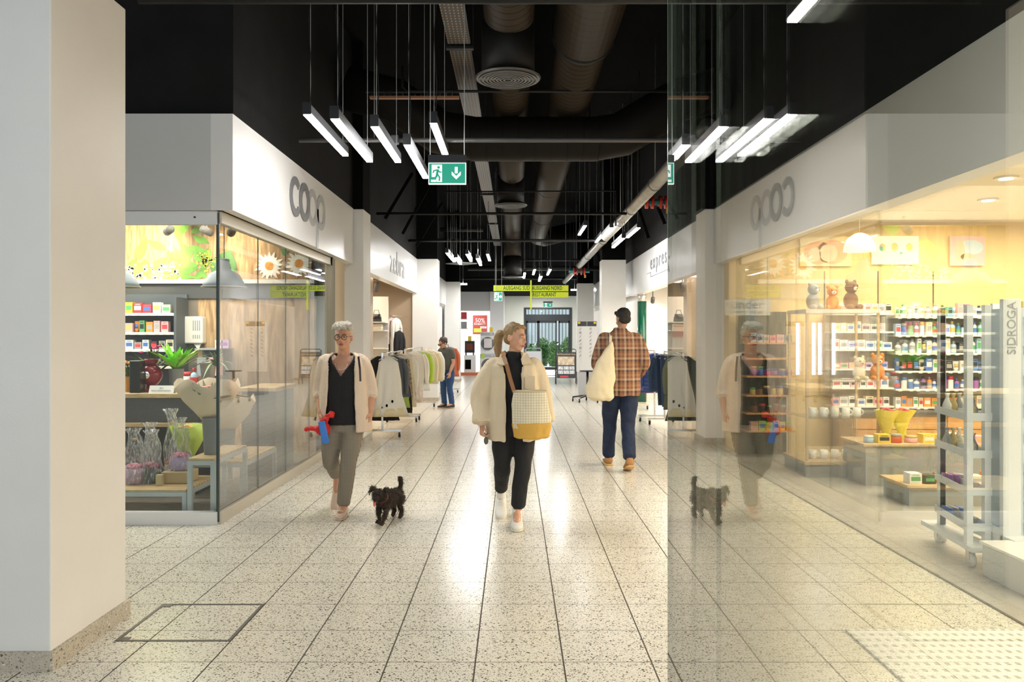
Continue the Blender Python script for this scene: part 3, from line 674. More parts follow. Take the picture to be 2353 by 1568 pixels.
def valves(px, py, d, label, s=1.):
    t = thing('valve_set', label, 'valve', at(px, py, d))
    MB().cyl((-.34 * s, 0, 0), (.34 * s, 0, 0), .05 * s, n=14).build('pipe', C('teal_pipe', .01, .16, .17, rough=.35), t, True)
    for x in (-.17, -.07, .07, .17): 
        b = MB().cyl((x * s - .022 * s, 0, 0), (x * s + .022 * s, 0, 0), .115 * s, n=20); b.build('flange', C('valve_red', .55, .02, .01, rough=.35), t, True)
    MB().cyl((-.3 * s, 0, 0), (-.3 * s, 0, 5.5 - t.location.z), .008, n=6).cyl((.3 * s, 0, 0), (.3 * s, 0, 5.5 - t.location.z), .008, n=6).build('hanger_rod', M['black_metal'], t)
    MB().box((.15 * s, -.13 * s, -.22 * s), (.21 * s, -.12 * s, -.12 * s)).build('tag', C('valve_tag', .6, .32, .04), t)
valves(1508, 465, 12.4, 'red flanged valve set on a teal pipe beside the glass edge', .86); valves(1331, 624, 21.5, 'small distant red valve set by the far pillar', .8)
o = MB().box((-.26, -.26, 0), (.26, .26, .02)).build('ceiling_plate', C('plate', .10, .10, .10), None, False, at(1060, 607, 19)); o.rotation_euler = (0, 0, .75)
tag(o, 'square grey plate hanging under the far left lamps', 'panel')
# ================================================================ shop goods
PAL = {'white': (.82, .82, .80), 'cream': (.78, .70, .52), 'pink': (.80, .42, .44), 'red': (.60, .05, .06), 'blue': (.06, .17, .50), 'pale blue': (.40, .58, .75),
       'green': (.10, .38, .14), 'yellow': (.85, .62, .05), 'orange': (.80, .28, .05), 'purple': (.33, .12, .38), 'black': (.02, .02, .022), 'grey': (.35, .35, .36),
       'brown': (.20, .10, .05), 'teal': (.05, .36, .38), 'lilac': (.60, .45, .72), 'gold': (.62, .45, .15), 'lime': (.45, .66, .06), 'magenta': (.55, .02, .22)}
def col(n, rough=.45): return C('c_' + n.replace(' ', '_'), *PAL[n], rough=rough)
def goods(kind, x, y, z, w_, d_, h, c1, c2, label, group, cat=None, rz=0.):
    b = MB()
    if kind in ('carton', 'packet'):
        b.box((-w_ / 2, -d_ / 2, 0), (w_ / 2, d_ / 2, h)).use(1).box((-w_ * .38, -d_ / 2 - .0012, h * .30), (w_ * .38, -d_ / 2, h * .70))
        b.box((-w_ * .3, -d_ / 2 - .0012, h * .82), (w_ * .3, -d_ / 2, h * .88))
    elif kind == 'bottle':
        r = min(w_, d_) / 2; b.lathe((0, 0, 0), [(r * .9, 0), (r, h * .04), (r, h * .62), (r * .8, h * .72), (r * .35, h * .78), (r * .33, h * .82)], 12)
        b.use(1).lathe((0, 0, 0), [(r * .45, h * .82), (r * .45, h)], 12).lathe((0, 0, 0), [(r * 1.015, h * .18), (r * 1.015, h * .52)], 12, False)
    elif kind == 'jar':
        r = min(w_, d_) / 2; b.lathe((0, 0, 0), [(r * .92, 0), (r, h * .05), (r, h * .66), (r * .85, h * .74)], 14); b.use(1).lathe((0, 0, 0), [(r * .95, h * .74), (r * .95, h)], 14)
    elif kind == 'tube':
        b.loft([(0, 0, 0, w_ * .32, d_ * .3), (0, 0, h * .12, w_ * .32, d_ * .3), (0, 0, h * .14, w_ * .42, d_ * .36), (0, 0, h, w_ * .5, d_ * .04)], 12)
        b.use(1).box((-w_ * .28, -d_ * .30, h * .35), (w_ * .28, -d_ * .2, h * .75))
    o = b.build(kind if kind != 'packet' else 'packet', [col(c1), col(c2)], None, kind != 'carton' and kind != 'packet', (x, y, z)); o.rotation_euler.z = rz
    return tag(o, label, cat or kind, group)
CATS = {'carton': 'box', 'packet': 'packet', 'bottle': 'bottle', 'jar': 'jar', 'tube': 'tube'}
def row(x0, x1, y, z, hmax, where, group, kinds, cols, seed, wmin=.05, wmax=.10, dep=.08, gap=.012):
    q = random.Random(seed); L_ = []; x = x0
    while True:
        w_ = q.uniform(wmin, wmax); k = q.choice(kinds)
        if x + w_ > x1: break
        h = hmax * q.uniform(.68, .98); c1 = q.choice(cols); c2 = q.choice([c for c in ('white', 'blue', 'red', 'gold', 'grey', 'black', 'green') if c != c1])
        L_.append((k, x + w_ / 2, w_, h, c1, c2)); x += w_ + gap * q.uniform(.6, 1.8)
    nm = {'carton': 'carton', 'packet': 'packet', 'bottle': 'bottle', 'jar': 'jar', 'tube': 'tube'}
    for i, (k, xx, w_, h, c1, c2) in enumerate(L_):
        if i == 0: nb = 'first in the row, before the %s %s' % (L_[1][4], nm[L_[1][0]]) if len(L_) > 1 else 'alone'
        elif i == len(L_) - 1: nb = 'last, after the %s %s' % (L_[i - 1][4], nm[L_[i - 1][0]])
        else: nb = 'between %s %s and %s %s' % (L_[i - 1][4], nm[L_[i - 1][0]], L_[i + 1][4], nm[L_[i + 1][0]])
        goods(k, xx, y, z, w_, dep, h, c1, c2, '%s %s, %s, %s' % (c1, nm[k], nb, where), group, CATS[k])
    return L_
def board(b, x0, x1, y0, y1, z, t=.02): b.box((x0, y0, z - t), (x1, y1, z))
def tags_on(b, x0, x1, y, z, seed):
    q = random.Random(seed); x = x0 + .03
    while x < x1 - .06: b.box((x, y - .004, z - .028), (x + .045, y - .001, z - .002)); x += q.uniform(.08, .14)

# ---------------- flower shop: mural, rack, counter
DM = 10.34
a0, a1 = at(200, 515, DM), at(718, 643, DM)
mu = thing('wall_mural', 'long wooden backdrop mural printed with leaves and daisies', 'mural', (a0.x, DM - .02, a1.z))
W_, H_ = a1.x - a0.x, a0.z - a1.z
MB().box((0, -.02, 0), (W_, .015, H_)).build('board', M['oak2'], mu)
def mp(px, py, off=.021): p = at(px, py, DM); return Vector((p.x - a0.x, -off, p.z - a1.z))
def leafp(b, px, py, L_, ang, wd, off):
    o = mp(px, py, off); c, s = math.cos(ang), math.sin(ang); ux = Vector((c, 0, s)); vx = Vector((-s, 0, c)); k = L_ * DM / F; ww = wd * DM / F
    pts = []
    for i in range(9): t = i / 8; pts.append(o + ux * (k * t) + vx * (ww * math.sin(PI * t ** .8)))
    for i in range(7, 0, -1): t = i / 8; pts.append(o + ux * (k * t) - vx * (ww * math.sin(PI * t ** .8)))
    pts = [p for p in pts if True]; z0 = H_ - .004
    pts = [Vector((p.x, p.y, min(max(p.z, .003), z0))) for p in pts]
    b.add(pts, [tuple(range(len(pts)))])
b = MB(); q = random.Random(5)
for i, (px, py, l_, an, wd) in enumerate(((410, 545, 60, .9, 9), (420, 560, 55, 1.9, 8), (432, 570, 50, -.2, 9), (395, 600, 70, .5, 11), (430, 625, 60, 2.0, 10), (400, 630, 60, .2, 10), (455, 600, 40, .8, 8), (440, 535, 40, .3, 7),
        (460, 545, 30, -.6, 6), (385, 575, 50, 2.7, 9), (415, 600, 50, -.4, 10), (440, 590, 45, 2.2, 8), (470, 620, 50, 1.2, 9), (350, 620, 50, .6, 10), (320, 600, 60, 1.2, 11), (300, 630, 60, .4, 10), (470, 560, 30, 2.5, 7), (450, 640, 40, .6, 8))):
    leafp(b, px, py, l_, an, wd, .0205 + i * .0003)
for i in range(40): leafp(b, q.uniform(290, 470), q.uniform(595, 640), q.uniform(18, 34), q.uniform(0, 6.28), q.uniform(3, 6), .026 + i * .0001)
b.build('printed_leaf', C('print_leaf', .18, .42, .06, var=.35, scale=5), mu)
b = MB(); leafp(b, 505, 645, 75, 1.2, 32, .0305); leafp(b, 690, 560, 60, 2.4, 14, .0305); leafp(b, 660, 575, 50, .5, 12, .0307); leafp(b, 655, 590, 55, 1.4, 12, .0309); b.build('printed_large_leaf', C('print_leaf2', .10, .24, .08, var=.3, scale=9), mu)
b = MB()
for i in range(60): 
    a = q.uniform(0, 6.28); r = q.uniform(0, 1); b.arc(mp(478 + 24 * r * math.cos(a), 600 + 26 * r * math.sin(a), .031), (1, 0, 0), (0, 0, 1), 0, .014, 0, 2 * PI, .001, 6)
b.build('printed_yellow_blossom', C('print_yellow', .70, .62, .05), mu)
b = MB()
for i in range(70): b.arc(mp(q.uniform(289, 420), q.uniform(610, 641), .032), (1, 0, 0), (0, 0, 1), 0, q.uniform(.012, .022), 0, 2 * PI, .001, 6)
b.build('printed_white_blossom', C('print_white', .9, .9, .82), mu)
for k, (px, py, r) in enumerate(((622, 612, 30), (690, 607, 28))):
    b = MB()
    for j in range(17):
        a = 2 * PI * j / 17 + .1; leafp(b, px + 5 * math.cos(a), py - 5 * math.sin(a), r * (.9 + .15 * math.sin(j * 2.3)), a, 4.2, .033 + .0002 * j)
    d_ = b.build('printed_daisy', C('print_white', 0, 0, 0), mu)
    MB().arc(mp(px, py, .039), (1, 0, 0), (0, 0, 1), 0, 10 * DM / F, 0, 2 * PI, .002, 20).build('daisy_eye', C('daisy_eye', .70, .30, .04), d_)
struct(MB().box((-7, 10.2, 2.135), (-2.5, 10.36, 2.185)).build('trim_11', M['offwhite']), 'cream ledge below the mural')
struct(MB().box((-7, 10.26, 1.95), (-2.5, 10.355, 2.135)).build('trim_12', C('band_dark', .05, .052, .055)), 'dark band below the mural ledge')
# back panels
struct(MB().box((at(405, 0, 10.3).x, 10.3, 0), (at(455, 0, 10.3).x, 10.355, 1.95)).build('wall_back', C('taupe2', .20, .17, .14)), 'taupe wall panel behind the towel dispenser')
struct(MB().box((at(455, 0, 10.3).x, 10.3, 0), (-2.50, 10.355, 1.95)).build('wall_back', M['oak2']), 'rough oak wall panel in the flower shop')
x0, x1 = at(180, 0, 9.9).x, at(405, 0, 9.9).x
sh = thing('product_rack', 'dark metal shelf rack with small packets behind the flower counter', 'shelf', (0, 0, 0))
b = MB().box((x0, 10.22, .1), (x1, 10.26, 2.0)); b.box((x1 - .03, 9.9, .1), (x1, 10.22, 1.95)); b.build('back_panel', C('rack_slate', .07, .085, .10), sh)
SZ = [at(0, py, 9.9).z for py in (720, 764, 803, 842)]
for k, z in enumerate(SZ):
    b = MB(); board(b, x0, x1 - .03, 9.92, 10.22, z); s_ = b.build('shelf_board', C('rack_slate', 0, 0, 0), sh)
    b = MB(); b.box((x0, 9.905, z - .03), (x1 - .03, 9.92, z + .002)); b.build('price_rail', M['white'], s_)
    b = MB(); tags_on(b, x0, x1, 9.905, z, k); b.build('price_tag', C('tagcream', .75, .68, .52), s_)
gx0 = at(282, 0, 9.9).x
row(gx0, x1 - .04, 10.0, SZ[0], .155, 'top flower shop rack', 'packets on the flower shop rack', ['carton'], ['white', 'red', 'pink', 'yellow', 'grey', 'cream'], 21, .085, .11)
row(gx0, x1 - .04, 10.0, SZ[1], .15, 'second flower shop rack', 'packets on the flower shop rack', ['packet', 'tube'], ['orange', 'yellow', 'blue', 'red', 'pink', 'green'], 22, .06, .09)
row(gx0, x1 - .04, 10.0, SZ[2], .12, 'third flower shop rack', 'packets on the flower shop rack', ['packet', 'carton'], ['white', 'grey', 'cream', 'black'], 23, .07, .10)
td = thing('towel_dispenser', 'white slotted paper towel dispenser on the flower shop wall', 'dispenser', at(446, 790, 10.2))
bevel(MB().box((-.12, -.04, 0), (.12, .10, .34)).build('body', M['offwhite'], td), .02, 3)
b = MB()
for k in range(4): b.box((.0 + k * .026, -.043, .16), (.012 + k * .026, -.039, .29)); b.box((.0 + k * .026, -.043, .06), (.012 + k * .026, -.039, .11))
b.build('slots', M['midgrey'], td); MB().prism([(-.02, .02), (.10, .02), (.05, -.09), (.03, -.05)], (0, .0, 0), (1, 0, 0), (0, 0, 1), .004).build('paper_towel', M['paperw'], td)
# counter
cx0, cx1 = -6.2, at(455, 0, 7.5).x
ct_ = thing('shop_counter', 'dark grey counter with an oak top and oak shelf edge', 'counter', (0, 0, 0))
bevel(MB().box((cx0, 7.5, .91), (cx1, 8.3, .95)).build('worktop', M['oak'], ct_), .004)
MB().box((cx0, 7.56, .68), (cx1 - .02, 8.25, .91)).build('front_panel', M['grey'], ct_)
bevel(MB().box((cx0, 7.48, .645), (cx1 + .01, 8.25, .68)).build('shelf_edge', M['oak'], ct_), .003)
MB().box((cx0, 7.62, .0), (cx1 - .05, 8.2, .645)).build('plinth', C('plinth', .03, .03, .035), ct_)
c2 = thing('side_counter', 'oak topped side counter behind the flower vases', 'counter', (0, 0, 0))
bevel(MB().box((cx1 + .02, 8.5, .90), (-2.48, 9.3, .94)).build('worktop', M['oak'], c2), .004); MB().box((cx1 + .05, 8.55, 0), (-2.5, 9.25, .90)).build('body', M['grey'], c2)
# table sign
p = at(375, 904, 7.6); ts_ = thing('counter_sign', 'small white folded card asking customers to use the next till', 'sign', (p.x, 7.58, .95))
b = MB(); b.add([(-.115, -.03, 0), (.115, -.03, 0), (.115, .0, .07), (-.115, 0, .07), (.115, .03, 0), (-.115, .03, 0)], [(0, 1, 2, 3), (3, 2, 4, 5)]); o = b.build('card', M['paperw'], ts_)
sm = o.modifiers.new('thick', 'SOLIDIFY'); sm.thickness = .002
text('Bitte', 'lettering', C('ink', .05, .05, .08), o, (0, -.0175, .048), (1.17, 0, 0), .018, .0005); text('Kasse nebenan benutzen', 'lettering', C('ink', 0, 0, 0), o, (0, -.026, .024), (1.17, 0, 0), .018, .0005)
# ---- plants and bouquets
def petal_cluster(b, c, r, n, s, seed, up=.3):
    q = random.Random(seed)
    for i in range(n):
        a = q.uniform(0, 2 * PI); t = q.uniform(up, 1.0); d = Vector((math.cos(a) * math.sqrt(1 - t * t), math.sin(a) * math.sqrt(1 - t * t), t)); p = Vector(c) + Vector((d.x * r[0], d.y * r[1], d.z * r[2]))
        b.ell(p, (s, s, s * .7), 6, 4)
    return b
def long_leaves(b, c, n, L_, w_, seed, spread=.6, droop=.5):
    q = random.Random(seed)
    for i in range(n):
        a = q.uniform(0, 2 * PI); sp_ = q.uniform(.15, spread); l_ = L_ * q.uniform(.6, 1.05); d = Vector((math.cos(a), math.sin(a), 0)); s = Vector((-d.y, d.x, 0)); vs = []
        for k in range(6):
            t = k / 5; p = Vector(c) + d * (sp_ * l_ * t * (1 + .5 * t)) + Vector((0, 0, l_ * (t - droop * sp_ * t * t))); w2 = w_ * math.sin(PI * (.12 + .86 * t)) 
            vs += [p - s * w2, p + Vector((0, 0, -.15 * w2)) , p + s * w2]
        fs = []
        for k in range(5): fs += [(k * 3, k * 3 + 1, k * 3 + 4, k * 3 + 3), (k * 3 + 1, k * 3 + 2, k * 3 + 5, k * 3 + 4)]
        b.add(vs, fs)
    return b
def vase(px, pyb, d, r0, r1, h, m, label, zb=None):
    p = at(px, pyb, d); t = thing('flower_vase', label, 'vase', (p.x, d, p.z if zb is None else zb)); b = MB()
    b.lathe((0, 0, 0), [(r0, 0), (r0 * 1.02, .01), (r1, h), (r1 * 1.05, h + .006), (r1 * .92, h + .006), (r0 * .85, .02)], 28); b.build('pot', m, t, True); return t
zinc = C('zinc', .36, .38, .40, rough=.35, metal=.7, var=.1, scale=30)
vgrey = C('vase_grey', .22, .23, .25, rough=.6, bump=.3, bscale=200)
t = vase(405, 903, 7.85, .055, .07, .21, vgrey, 'grey vase of bright green foliage on the counter', .95)
b = long_leaves(MB(), (0, 0, .19), 46, .30, .035, 4, .9, .4); b.build('foliage', C('bright_leaf', .22, .60, .02, var=.25, scale=20), t)
t = vase(350, 903, 7.95, .05, .065, .19, C('pot_plum', .10, .03, .08), 'plum pot with dark stems and magenta blossoms on the counter', .95)
long_leaves(MB(), (0, 0, .18), 34, .30, .014, 9, 1.2, .5).build('foliage', C('dark_stem', .07, .10, .05), t)
b = MB()
for k, (x, z) in enumerate(((-.09, .36), (.03, .40), (.12, .30), (-.02, .28), (.09, .42), (-.14, .26))): petal_cluster(b, (x, -.03, z), (.022, .022, .02), 7, .012, k)
b.build('blossom', col('magenta'), t)
t = vase(300, 903, 7.8, .05, .06, .14, C('amber_glass', .50, .22, .03, rough=.15), 'amber pot with mixed dark foliage at the counter edge', .95)
long_leaves(MB(), (0, 0, .13), 50, .26, .012, 12, 1.2, .6).build('foliage', leaf_d, t)
petal_cluster(MB(), (-.02, -.03, .24), (.07, .05, .05), 18, .014, 3).build('blossom', col('orange'), t)
t = vase(478, 882, 8.7, .055, .085, .25, zinc, 'galvanised bucket standing on the side counter', .94)
long_leaves(MB(), (.10, -.05, .22), 40, .24, .012, 33, 1.3, 1.2).build('foliage', C('sage', .14, .20, .10), t)
# red coffee roaster like ball grinder
p = at(344, 903, 7.62); rg = thing('coffee_grinder', 'shiny dark red round counter grinder with a chrome badge', 'grinder', (p.x - .06, 7.78, .95))
rm = C('enamel_red', .22, .005, .02, rough=.12)
MB().lathe((0, 0, 0), [(.09, 0), (.10, .015), (.05, .03), (.035, .07)], 24).build('foot', rm, rg, True); MB().ell((0, 0, .16), (.105, .10, .105), 24, 14).build('bowl', rm, rg, True)
b = MB().cyl((0, -.095, .16), (0, -.112, .16), .035, n=20); b.build('badge', M['chrome'], rg, True)
MB().tube([(.09, 0, .2), (.15, 0, .25), (.17, -.02, .25)], .009).build('handle', M['black_metal'], rg, True); MB().cyl((0, 0, .25), (0, 0, .31), .05, .07, 20).build('hopper', rm, rg, True)
p = at(316, 903, 7.6)
tag(bevel(MB().box((-.05, -.06, 0), (.05, .06, .30)).build('card_terminal', C('black_gloss', .01, .01, .012, rough=.2), None, False, (p.x - .02, 7.64, .95)), .01), 'black upright till screen beside the red grinder', 'terminal')
for k, (px, h, c1, lab) in enumerate(((428, .16, 'red', 'white jar with a red label behind the green foliage'), (445, .20, 'pale blue', 'pale blue spray bottle on the side counter'))):
    p = at(px, 880, 8.6); goods('bottle' if k else 'jar', p.x, 8.62, .94, .08, .08, h, 'white' if k == 0 else 'pale blue', 'red', lab, 'items on the side counter', 'bottle')
for k, (px, c) in enumerate(((478, 'white'), (492, 'lilac'))):
    p = at(px, 0, 9.5); goods('carton', p.x, 9.9, 1.33, .09, .10, .10, c, 'purple', c + ' tissue box on the towel shelf of the flower shop', 'tissue boxes', 'box')
sb = thing('wall_shelf', 'narrow shelf with waste bins by the oak panel', 'shelf', (at(486, 0, 9.9).x, 9.9, 0)); MB().box((-.16, -.12, 1.31), (.14, .38, 1.33)).build('board', M['midgrey'], sb)
for k, x in enumerate((-.09, .05)): MB().box((x - .055, -.08, 1.0), (x + .055, .1, 1.22)).build('bin', col('pink') if k else M['midgrey'], sb)
MB().box((-.15, .1, 1.0), (.13, .36, 1.31)).build('bracket', M['grey'], sb)

# benches
def bench(x0, x1, y0, y1, z, label):
    t = thing('display_bench', label, 'bench', (x0, y0, 0)); w_, d_ = x1 - x0, y1 - y0; n = int(d_ / .055)
    b = MB()
    b.box((0, 0, z - .055), (w_, .03, z - .02)); b.box((0, d_ - .03, z - .055), (w_, d_, z - .02)); b.box((0, .03, z - .055), (.03, d_ - .03, z - .02)); b.box((w_ - .03, .03, z - .055), (w_, d_ - .03, z - .02)); b.build('frame', M['steel'], t)
    for k in range(n): bevel(MB().box((.005, k * d_ / n + .006, z - .02), (w_ - .005, (k + 1) * d_ / n - .012, z)).build('slat', M['oak'], t), .002, 1)
    for x in (0, w_ - .035):
        for y in (0, d_ - .035): MB().box((x, y, 0), (x + .035, y + .035, z - .055)).build('leg', M['steel'], t)
    return t
bx = at(430, 0, 6.55).x
bench(-3.75, bx - .01, 6.56, 7.25, .245, 'low slatted oak bench with grey legs holding gift bouquets')
bench(bx + .005, -2.40, 6.54, 7.35, .50, 'higher slatted oak bench in the glass corner')
bench(-2.95, -2.46, 7.42, 8.45, .34, 'long slatted bench running back along the side glass')
# grey vase with paper wrapped bouquet
t = vase(486, 1042, 6.78, .058, .075, .30, vgrey, 'tall grey vase holding the big paper wrapped bouquet', .50)
bq = thing('paper_bouquet', 'large bouquet wrapped in cream paper standing in the grey vase', 'bouquet', (at(486, 0, 6.85).x, 6.78, .78))
pp = C('kraft_cream', .72, .58, .42, rough=.7)
b = MB(); n = 28
vs = []; fs = []
for i, (r, z) in enumerate(((.05, 0), (.10, .07), (.17, .16), (.23, .26))):
    for j in range(n):
        a = 2 * PI * j / n; zz_ = z + (.09 * abs(math.sin(2.5 * a + .4)) if i == 3 else 0); rr_ = r * (1 + .07 * math.sin(5 * a + i)); vs.append((rr_ * math.cos(a) * 1.15, rr_ * math.sin(a) * .7, zz_))
for i in range(3):
    for j in range(n): fs.append((i * n + j, i * n + (j + 1) % n, (i + 1) * n + (j + 1) % n, (i + 1) * n + j))
o = b.add(vs, fs).build('paper_wrap', pp, bq, True); s_ = o.modifiers.new('t', 'SOLIDIFY'); s_.thickness = .003
petal_cluster(MB(), (0, 0, .17), (.17, .11, .10), 46, .028, 8).build('blossom', C('salmon', .75, .22, .16), bq); long_leaves(MB(), (0, 0, .08), 40, .30, .022, 14, .8, .4).build('foliage', C('sage', 0, 0, 0), bq)
bq = thing('paper_bouquet', 'second cream paper bouquet leaning along the side glass', 'bouquet', (-2.68, 7.62, .34))
o = MB().add([(x * 1.0, y, z + .25) for x, y, z in vs], fs).build('paper_wrap', pp, bq, True); s_ = o.modifiers.new('t', 'SOLIDIFY'); s_.thickness = .003
MB().lathe((0, 0, 0), [(.06, 0), (.075, .27)], 20).build('pot', vgrey, bq, True); petal_cluster(MB(), (0, 0, .45), (.17, .11, .08), 36, .028, 9).build('blossom', C('salmon', 0, 0, 0), bq)
# cellophane gifts
def gift(px, x, y, z, r, h, hp, cpot, cfl, label, seed):
    t = thing('gift_bouquet', label, 'bouquet', (x, y, z), 0, 'cellophane wrapped gifts on the low bench')
    MB().lathe((0, 0, 0), [(r * .88, 0), (r, .01), (r, hp), (r * .9, hp), (r * .85, hp * .7)], 24).build('pot', cpot, t, True)
    petal_cluster(MB(), (0, 0, hp - .005), (r * .8, r * .8, .035), 40, .017, seed, .1).build('blossom', cfl, t)
    rings = []; 
    for k in range(12):
        tt = k / 11; rr_ = r * 1.12 * (1 - tt) ** .55 + .012 if tt < .82 else .012 + (tt - .82) * .28
        rings.append((.01 * math.sin(k), 0, h * tt, rr_, rr_))
    b = MB().loft(rings, 26, False, .16, 9, seed); b.wrinkle(.006, 30, 18); b.build('wrap', M['cello'], t)
    MB().lathe((0, 0, h * .80), [(.016, -.008), (.018, 0), (.016, .008)], 10).build('tie', C('raffia', .55, .38, .18), t)
lil = C('lilac_box', .50, .34, .62); pk = C('pink_flower', .75, .22, .36)
gb = .245
for k, (px, y, z, r, h, hp, cp, cf, lab) in enumerate((
    (309, 6.85, gb, .085, .46, .13, C('pinkish_pot', .62, .40, .58), pk, 'cellophane gift in a pink pot at the end of the low bench'),
    (350, 6.90, gb, .080, .44, .12, C('charcoal_pot', .05, .06, .06), C('wine', .28, .02, .08), 'cellophane gift in a charcoal pot with a red band'),
    (346, 7.12, gb, .07, .48, .10, pk, pk, 'slim cellophane gift standing behind the charcoal pot'),
    (414, 6.95, gb + .10, .085, .44, .11, lil, pk, 'cellophane gift in a lilac pot standing on the wooden crate'),
    (395, 7.13, gb, .06, .60, .12, C('cream_pot', .7, .6, .45), col('orange'), 'tallest cellophane gift behind the lilac pot'))):
    gift(px, at(px, 0, y).x, y, z, r, h, hp, cp, cf, lab, k)
p0, p1 = at(376, 0, 6.9).x, at(445, 0, 6.9).x
bevel_o = bevel(MB().box((0, 0, 0), (p1 - p0 - .02, .22, .098)).build('wooden_crate', C('pale_crate', .58, .44, .24), None, False, (p0 + .01, 6.82, gb)), .01); tag(bevel_o, 'pale wooden crate under the lilac gift pot', 'crate')
lw = thing('lime_bouquet', 'small orange rose bouquet in crumpled lime paper', 'bouquet', (at(457, 0, 7.3).x - .03, 7.13, gb))
b = MB().lathe((0, 0, 0), [(.04, 0), (.03, .10), (.07, .20), (.13, .34), (.15, .46)], 22, False); b.wrinkle(.05, 12, 9); o = b.build('paper_wrap', C('lime_paper', .52, .66, .10), lw, True); s_ = o.modifiers.new('t', 'SOLIDIFY'); s_.thickness = .003
petal_cluster(MB(), (0, -.03, .40), (.08, .08, .05), 16, .025, 5).build('blossom', col('orange'), lw)
tag(bevel(MB().box((-.025, -.02, 0), (.025, .02, .09)).build('gift_card', C('card', .6, .5, .3), None, False, (at(367, 0, 6.75).x, 6.75, gb)), .002), 'small brown gift card box at the front of the low bench', 'card')
# pendant lamps and ceiling spots
def shade_lamp(px, d, zb, label):
    t = thing('pendant_lamp', label, 'lamp', (at(px, 0, d).x, d, zb), 0, 'blue grey pendant lamps over the flower counter'); sm_ = C('lampshade', .15, .18, .22, rough=.5)
    o = MB().lathe((0, 0, 0), [(.20, 0), (.18, .04), (.135, .12), (.065, .155), (.045, .26), (.03, .265)], 40, False).build('lamp_shade', sm_, t, True); s_ = o.modifiers.new('t', 'SOLIDIFY'); s_.thickness = .003
    MB().lathe((0, 0, 0), [(.196, .001), (.203, -.004), (.203, .006)], 40, False).build('rim', M['offwhite'], t, True)
    MB().cyl((0, 0, .26), (0, 0, 2.92 - zb), .004, n=8).build('cord', M['black_metal'], t); MB().ell((0, 0, .07), (.03, .03, .04), 12, 8).build('bulb', mat('bulb', (1, 1, 1), emit=(1, .85, .6), es=8) if 'bulb' not in M else M['bulb'], t, True)
shade_lamp(515, 7.6, 1.485 + (771 - 660) * 7.6 / F, 'blue grey pendant lamp hanging in the glass corner'); shade_lamp(270, 7.6, 1.485 + (771 - 660) * 7.6 / F, 'blue grey pendant lamp half hidden behind the white pillar')
def spot(px, py, d, tgt, label, e, colr=(1, .85, .6), zc_=2.92, size=.045, gname='ceiling spotlights'):
    p = at(px, py, d); p.z = min(p.z, zc_ - .22); t = thing('spotlight', label, 'lamp', p, 0, gname); dirv = (Vector(tgt) - p).normalized()
    MB().cyl(-dirv * .08, dirv * .08, size, n=20).build('lamp_head', C('spot_grey', .10, .09, .085), t, True); MB().cyl((0, 0, .03), (0, 0, zc_ - p.z), .012, n=8).build('stem', C('spot_grey', 0, 0, 0), t)
    MB().cyl(dirv * .081, dirv * .083, size * .8, n=16).build('lens', C('spot_lens', 1, .95, .85, emit=(1, .9, .7), es=10), t)
    if e:
        l = bpy.data.lights.new('spot_beam', 'SPOT'); l.energy = e; l.color = colr; l.spot_size = 1.3; l.spot_blend = .9; l.shadow_soft_size = .03
        o = bpy.data.objects.new('spot_beam', l); COL.objects.link(o); o.parent = t; o.location = dirv * .09; o.rotation_euler = dirv.to_track_quat('-Z', 'Y').to_euler()
spot(388, 530, 9.3, at(330, 575, 10.3), 'grey ceiling spotlight left of the mural stems', 190)
spot(475, 520, 9.5, at(560, 570, 10.3), 'grey ceiling spotlight in the middle of the flower shop', 70)
spot(533, 530, 8.6, at(480, 640, 10.3), 'grey ceiling spotlight beside the corner pendant', 50)

# ================================================================ drugstore
DD = 10.1
def X_(px, d=DD): return at(px, 0, d).x
def Z_(py, d=DD): return at(0, py, d).z
wsx = C('shelf_white', .80, .80, .76, rough=.4)
su = thing('wall_shelving', 'long white wall shelving full of cosmetics in the drugstore', 'shelf', (0, 0, 0))
RW = [(728, 31), (770, 34), (811, 34), (852, 30), (893, 30), (934, 26)]
xa, xb = X_(2048), X_(2500)
MB().box((xa, 10.24, .85), (xb, 10.30, 1.75)).build('back_panel', C('shelf_back', .40, .36, .27), su)
for k, (py, hh) in enumerate(RW):
    z = Z_(py); b = MB(); board(b, xa, xb, 9.98, 10.24, z); s_ = b.build('shelf_board', wsx, su)
    b = MB(); tags_on(b, xa, xb, 9.98, z, 50 + k); b.build('price_tag', M['paperw'], s_)
xc_, xd = X_(1905), X_(2046)
su2 = thing('wall_shelving', 'white shelving with pale cartons beside the cosmetics wall', 'shelf', (0, 0, 0)); MB().box((xc_, 10.24, .85), (xd, 10.30, 1.78)).build('back_panel', C('shelf_back2', .60, .52, .36), su2)
RA = [(721, 26), (762, 24), (803, 24), (847, 18), (890, 24), (932, 24)]
for k, (py, hh) in enumerate(RA):
    b = MB(); board(b, xc_, xd, 10.0, 10.24, Z_(py)); b.build('shelf_board', wsx, su2)
mixc_ = ['white', 'white', 'white', 'cream', 'pale blue', 'blue', 'pink', 'purple', 'teal', 'green']
nmr = ['top', 'second', 'third', 'fourth', 'fifth', 'lowest']
for k, (py, hh) in enumerate(RW):
    row(xa + .02, X_(2345), 10.06, Z_(py), hh * DD / F, '%s cosmetics shelf' % nmr[k], 'cosmetics on the drugstore shelves', [['bottle', 'carton', 'tube'], ['bottle', 'jar', 'carton'], ['bottle', 'carton'], ['carton', 'tube'], ['jar', 'bottle'], ['carton']][k],
        [mixc_, ['blue', 'white', 'pale blue', 'black', 'green', 'cream'], ['white', 'white', 'cream', 'pale blue', 'black'], ['white', 'black', 'blue', 'cream'], ['blue', 'white', 'purple', 'orange'], ['white', 'orange', 'cream']][k], 60 + k, .045, .085, .07, .008)
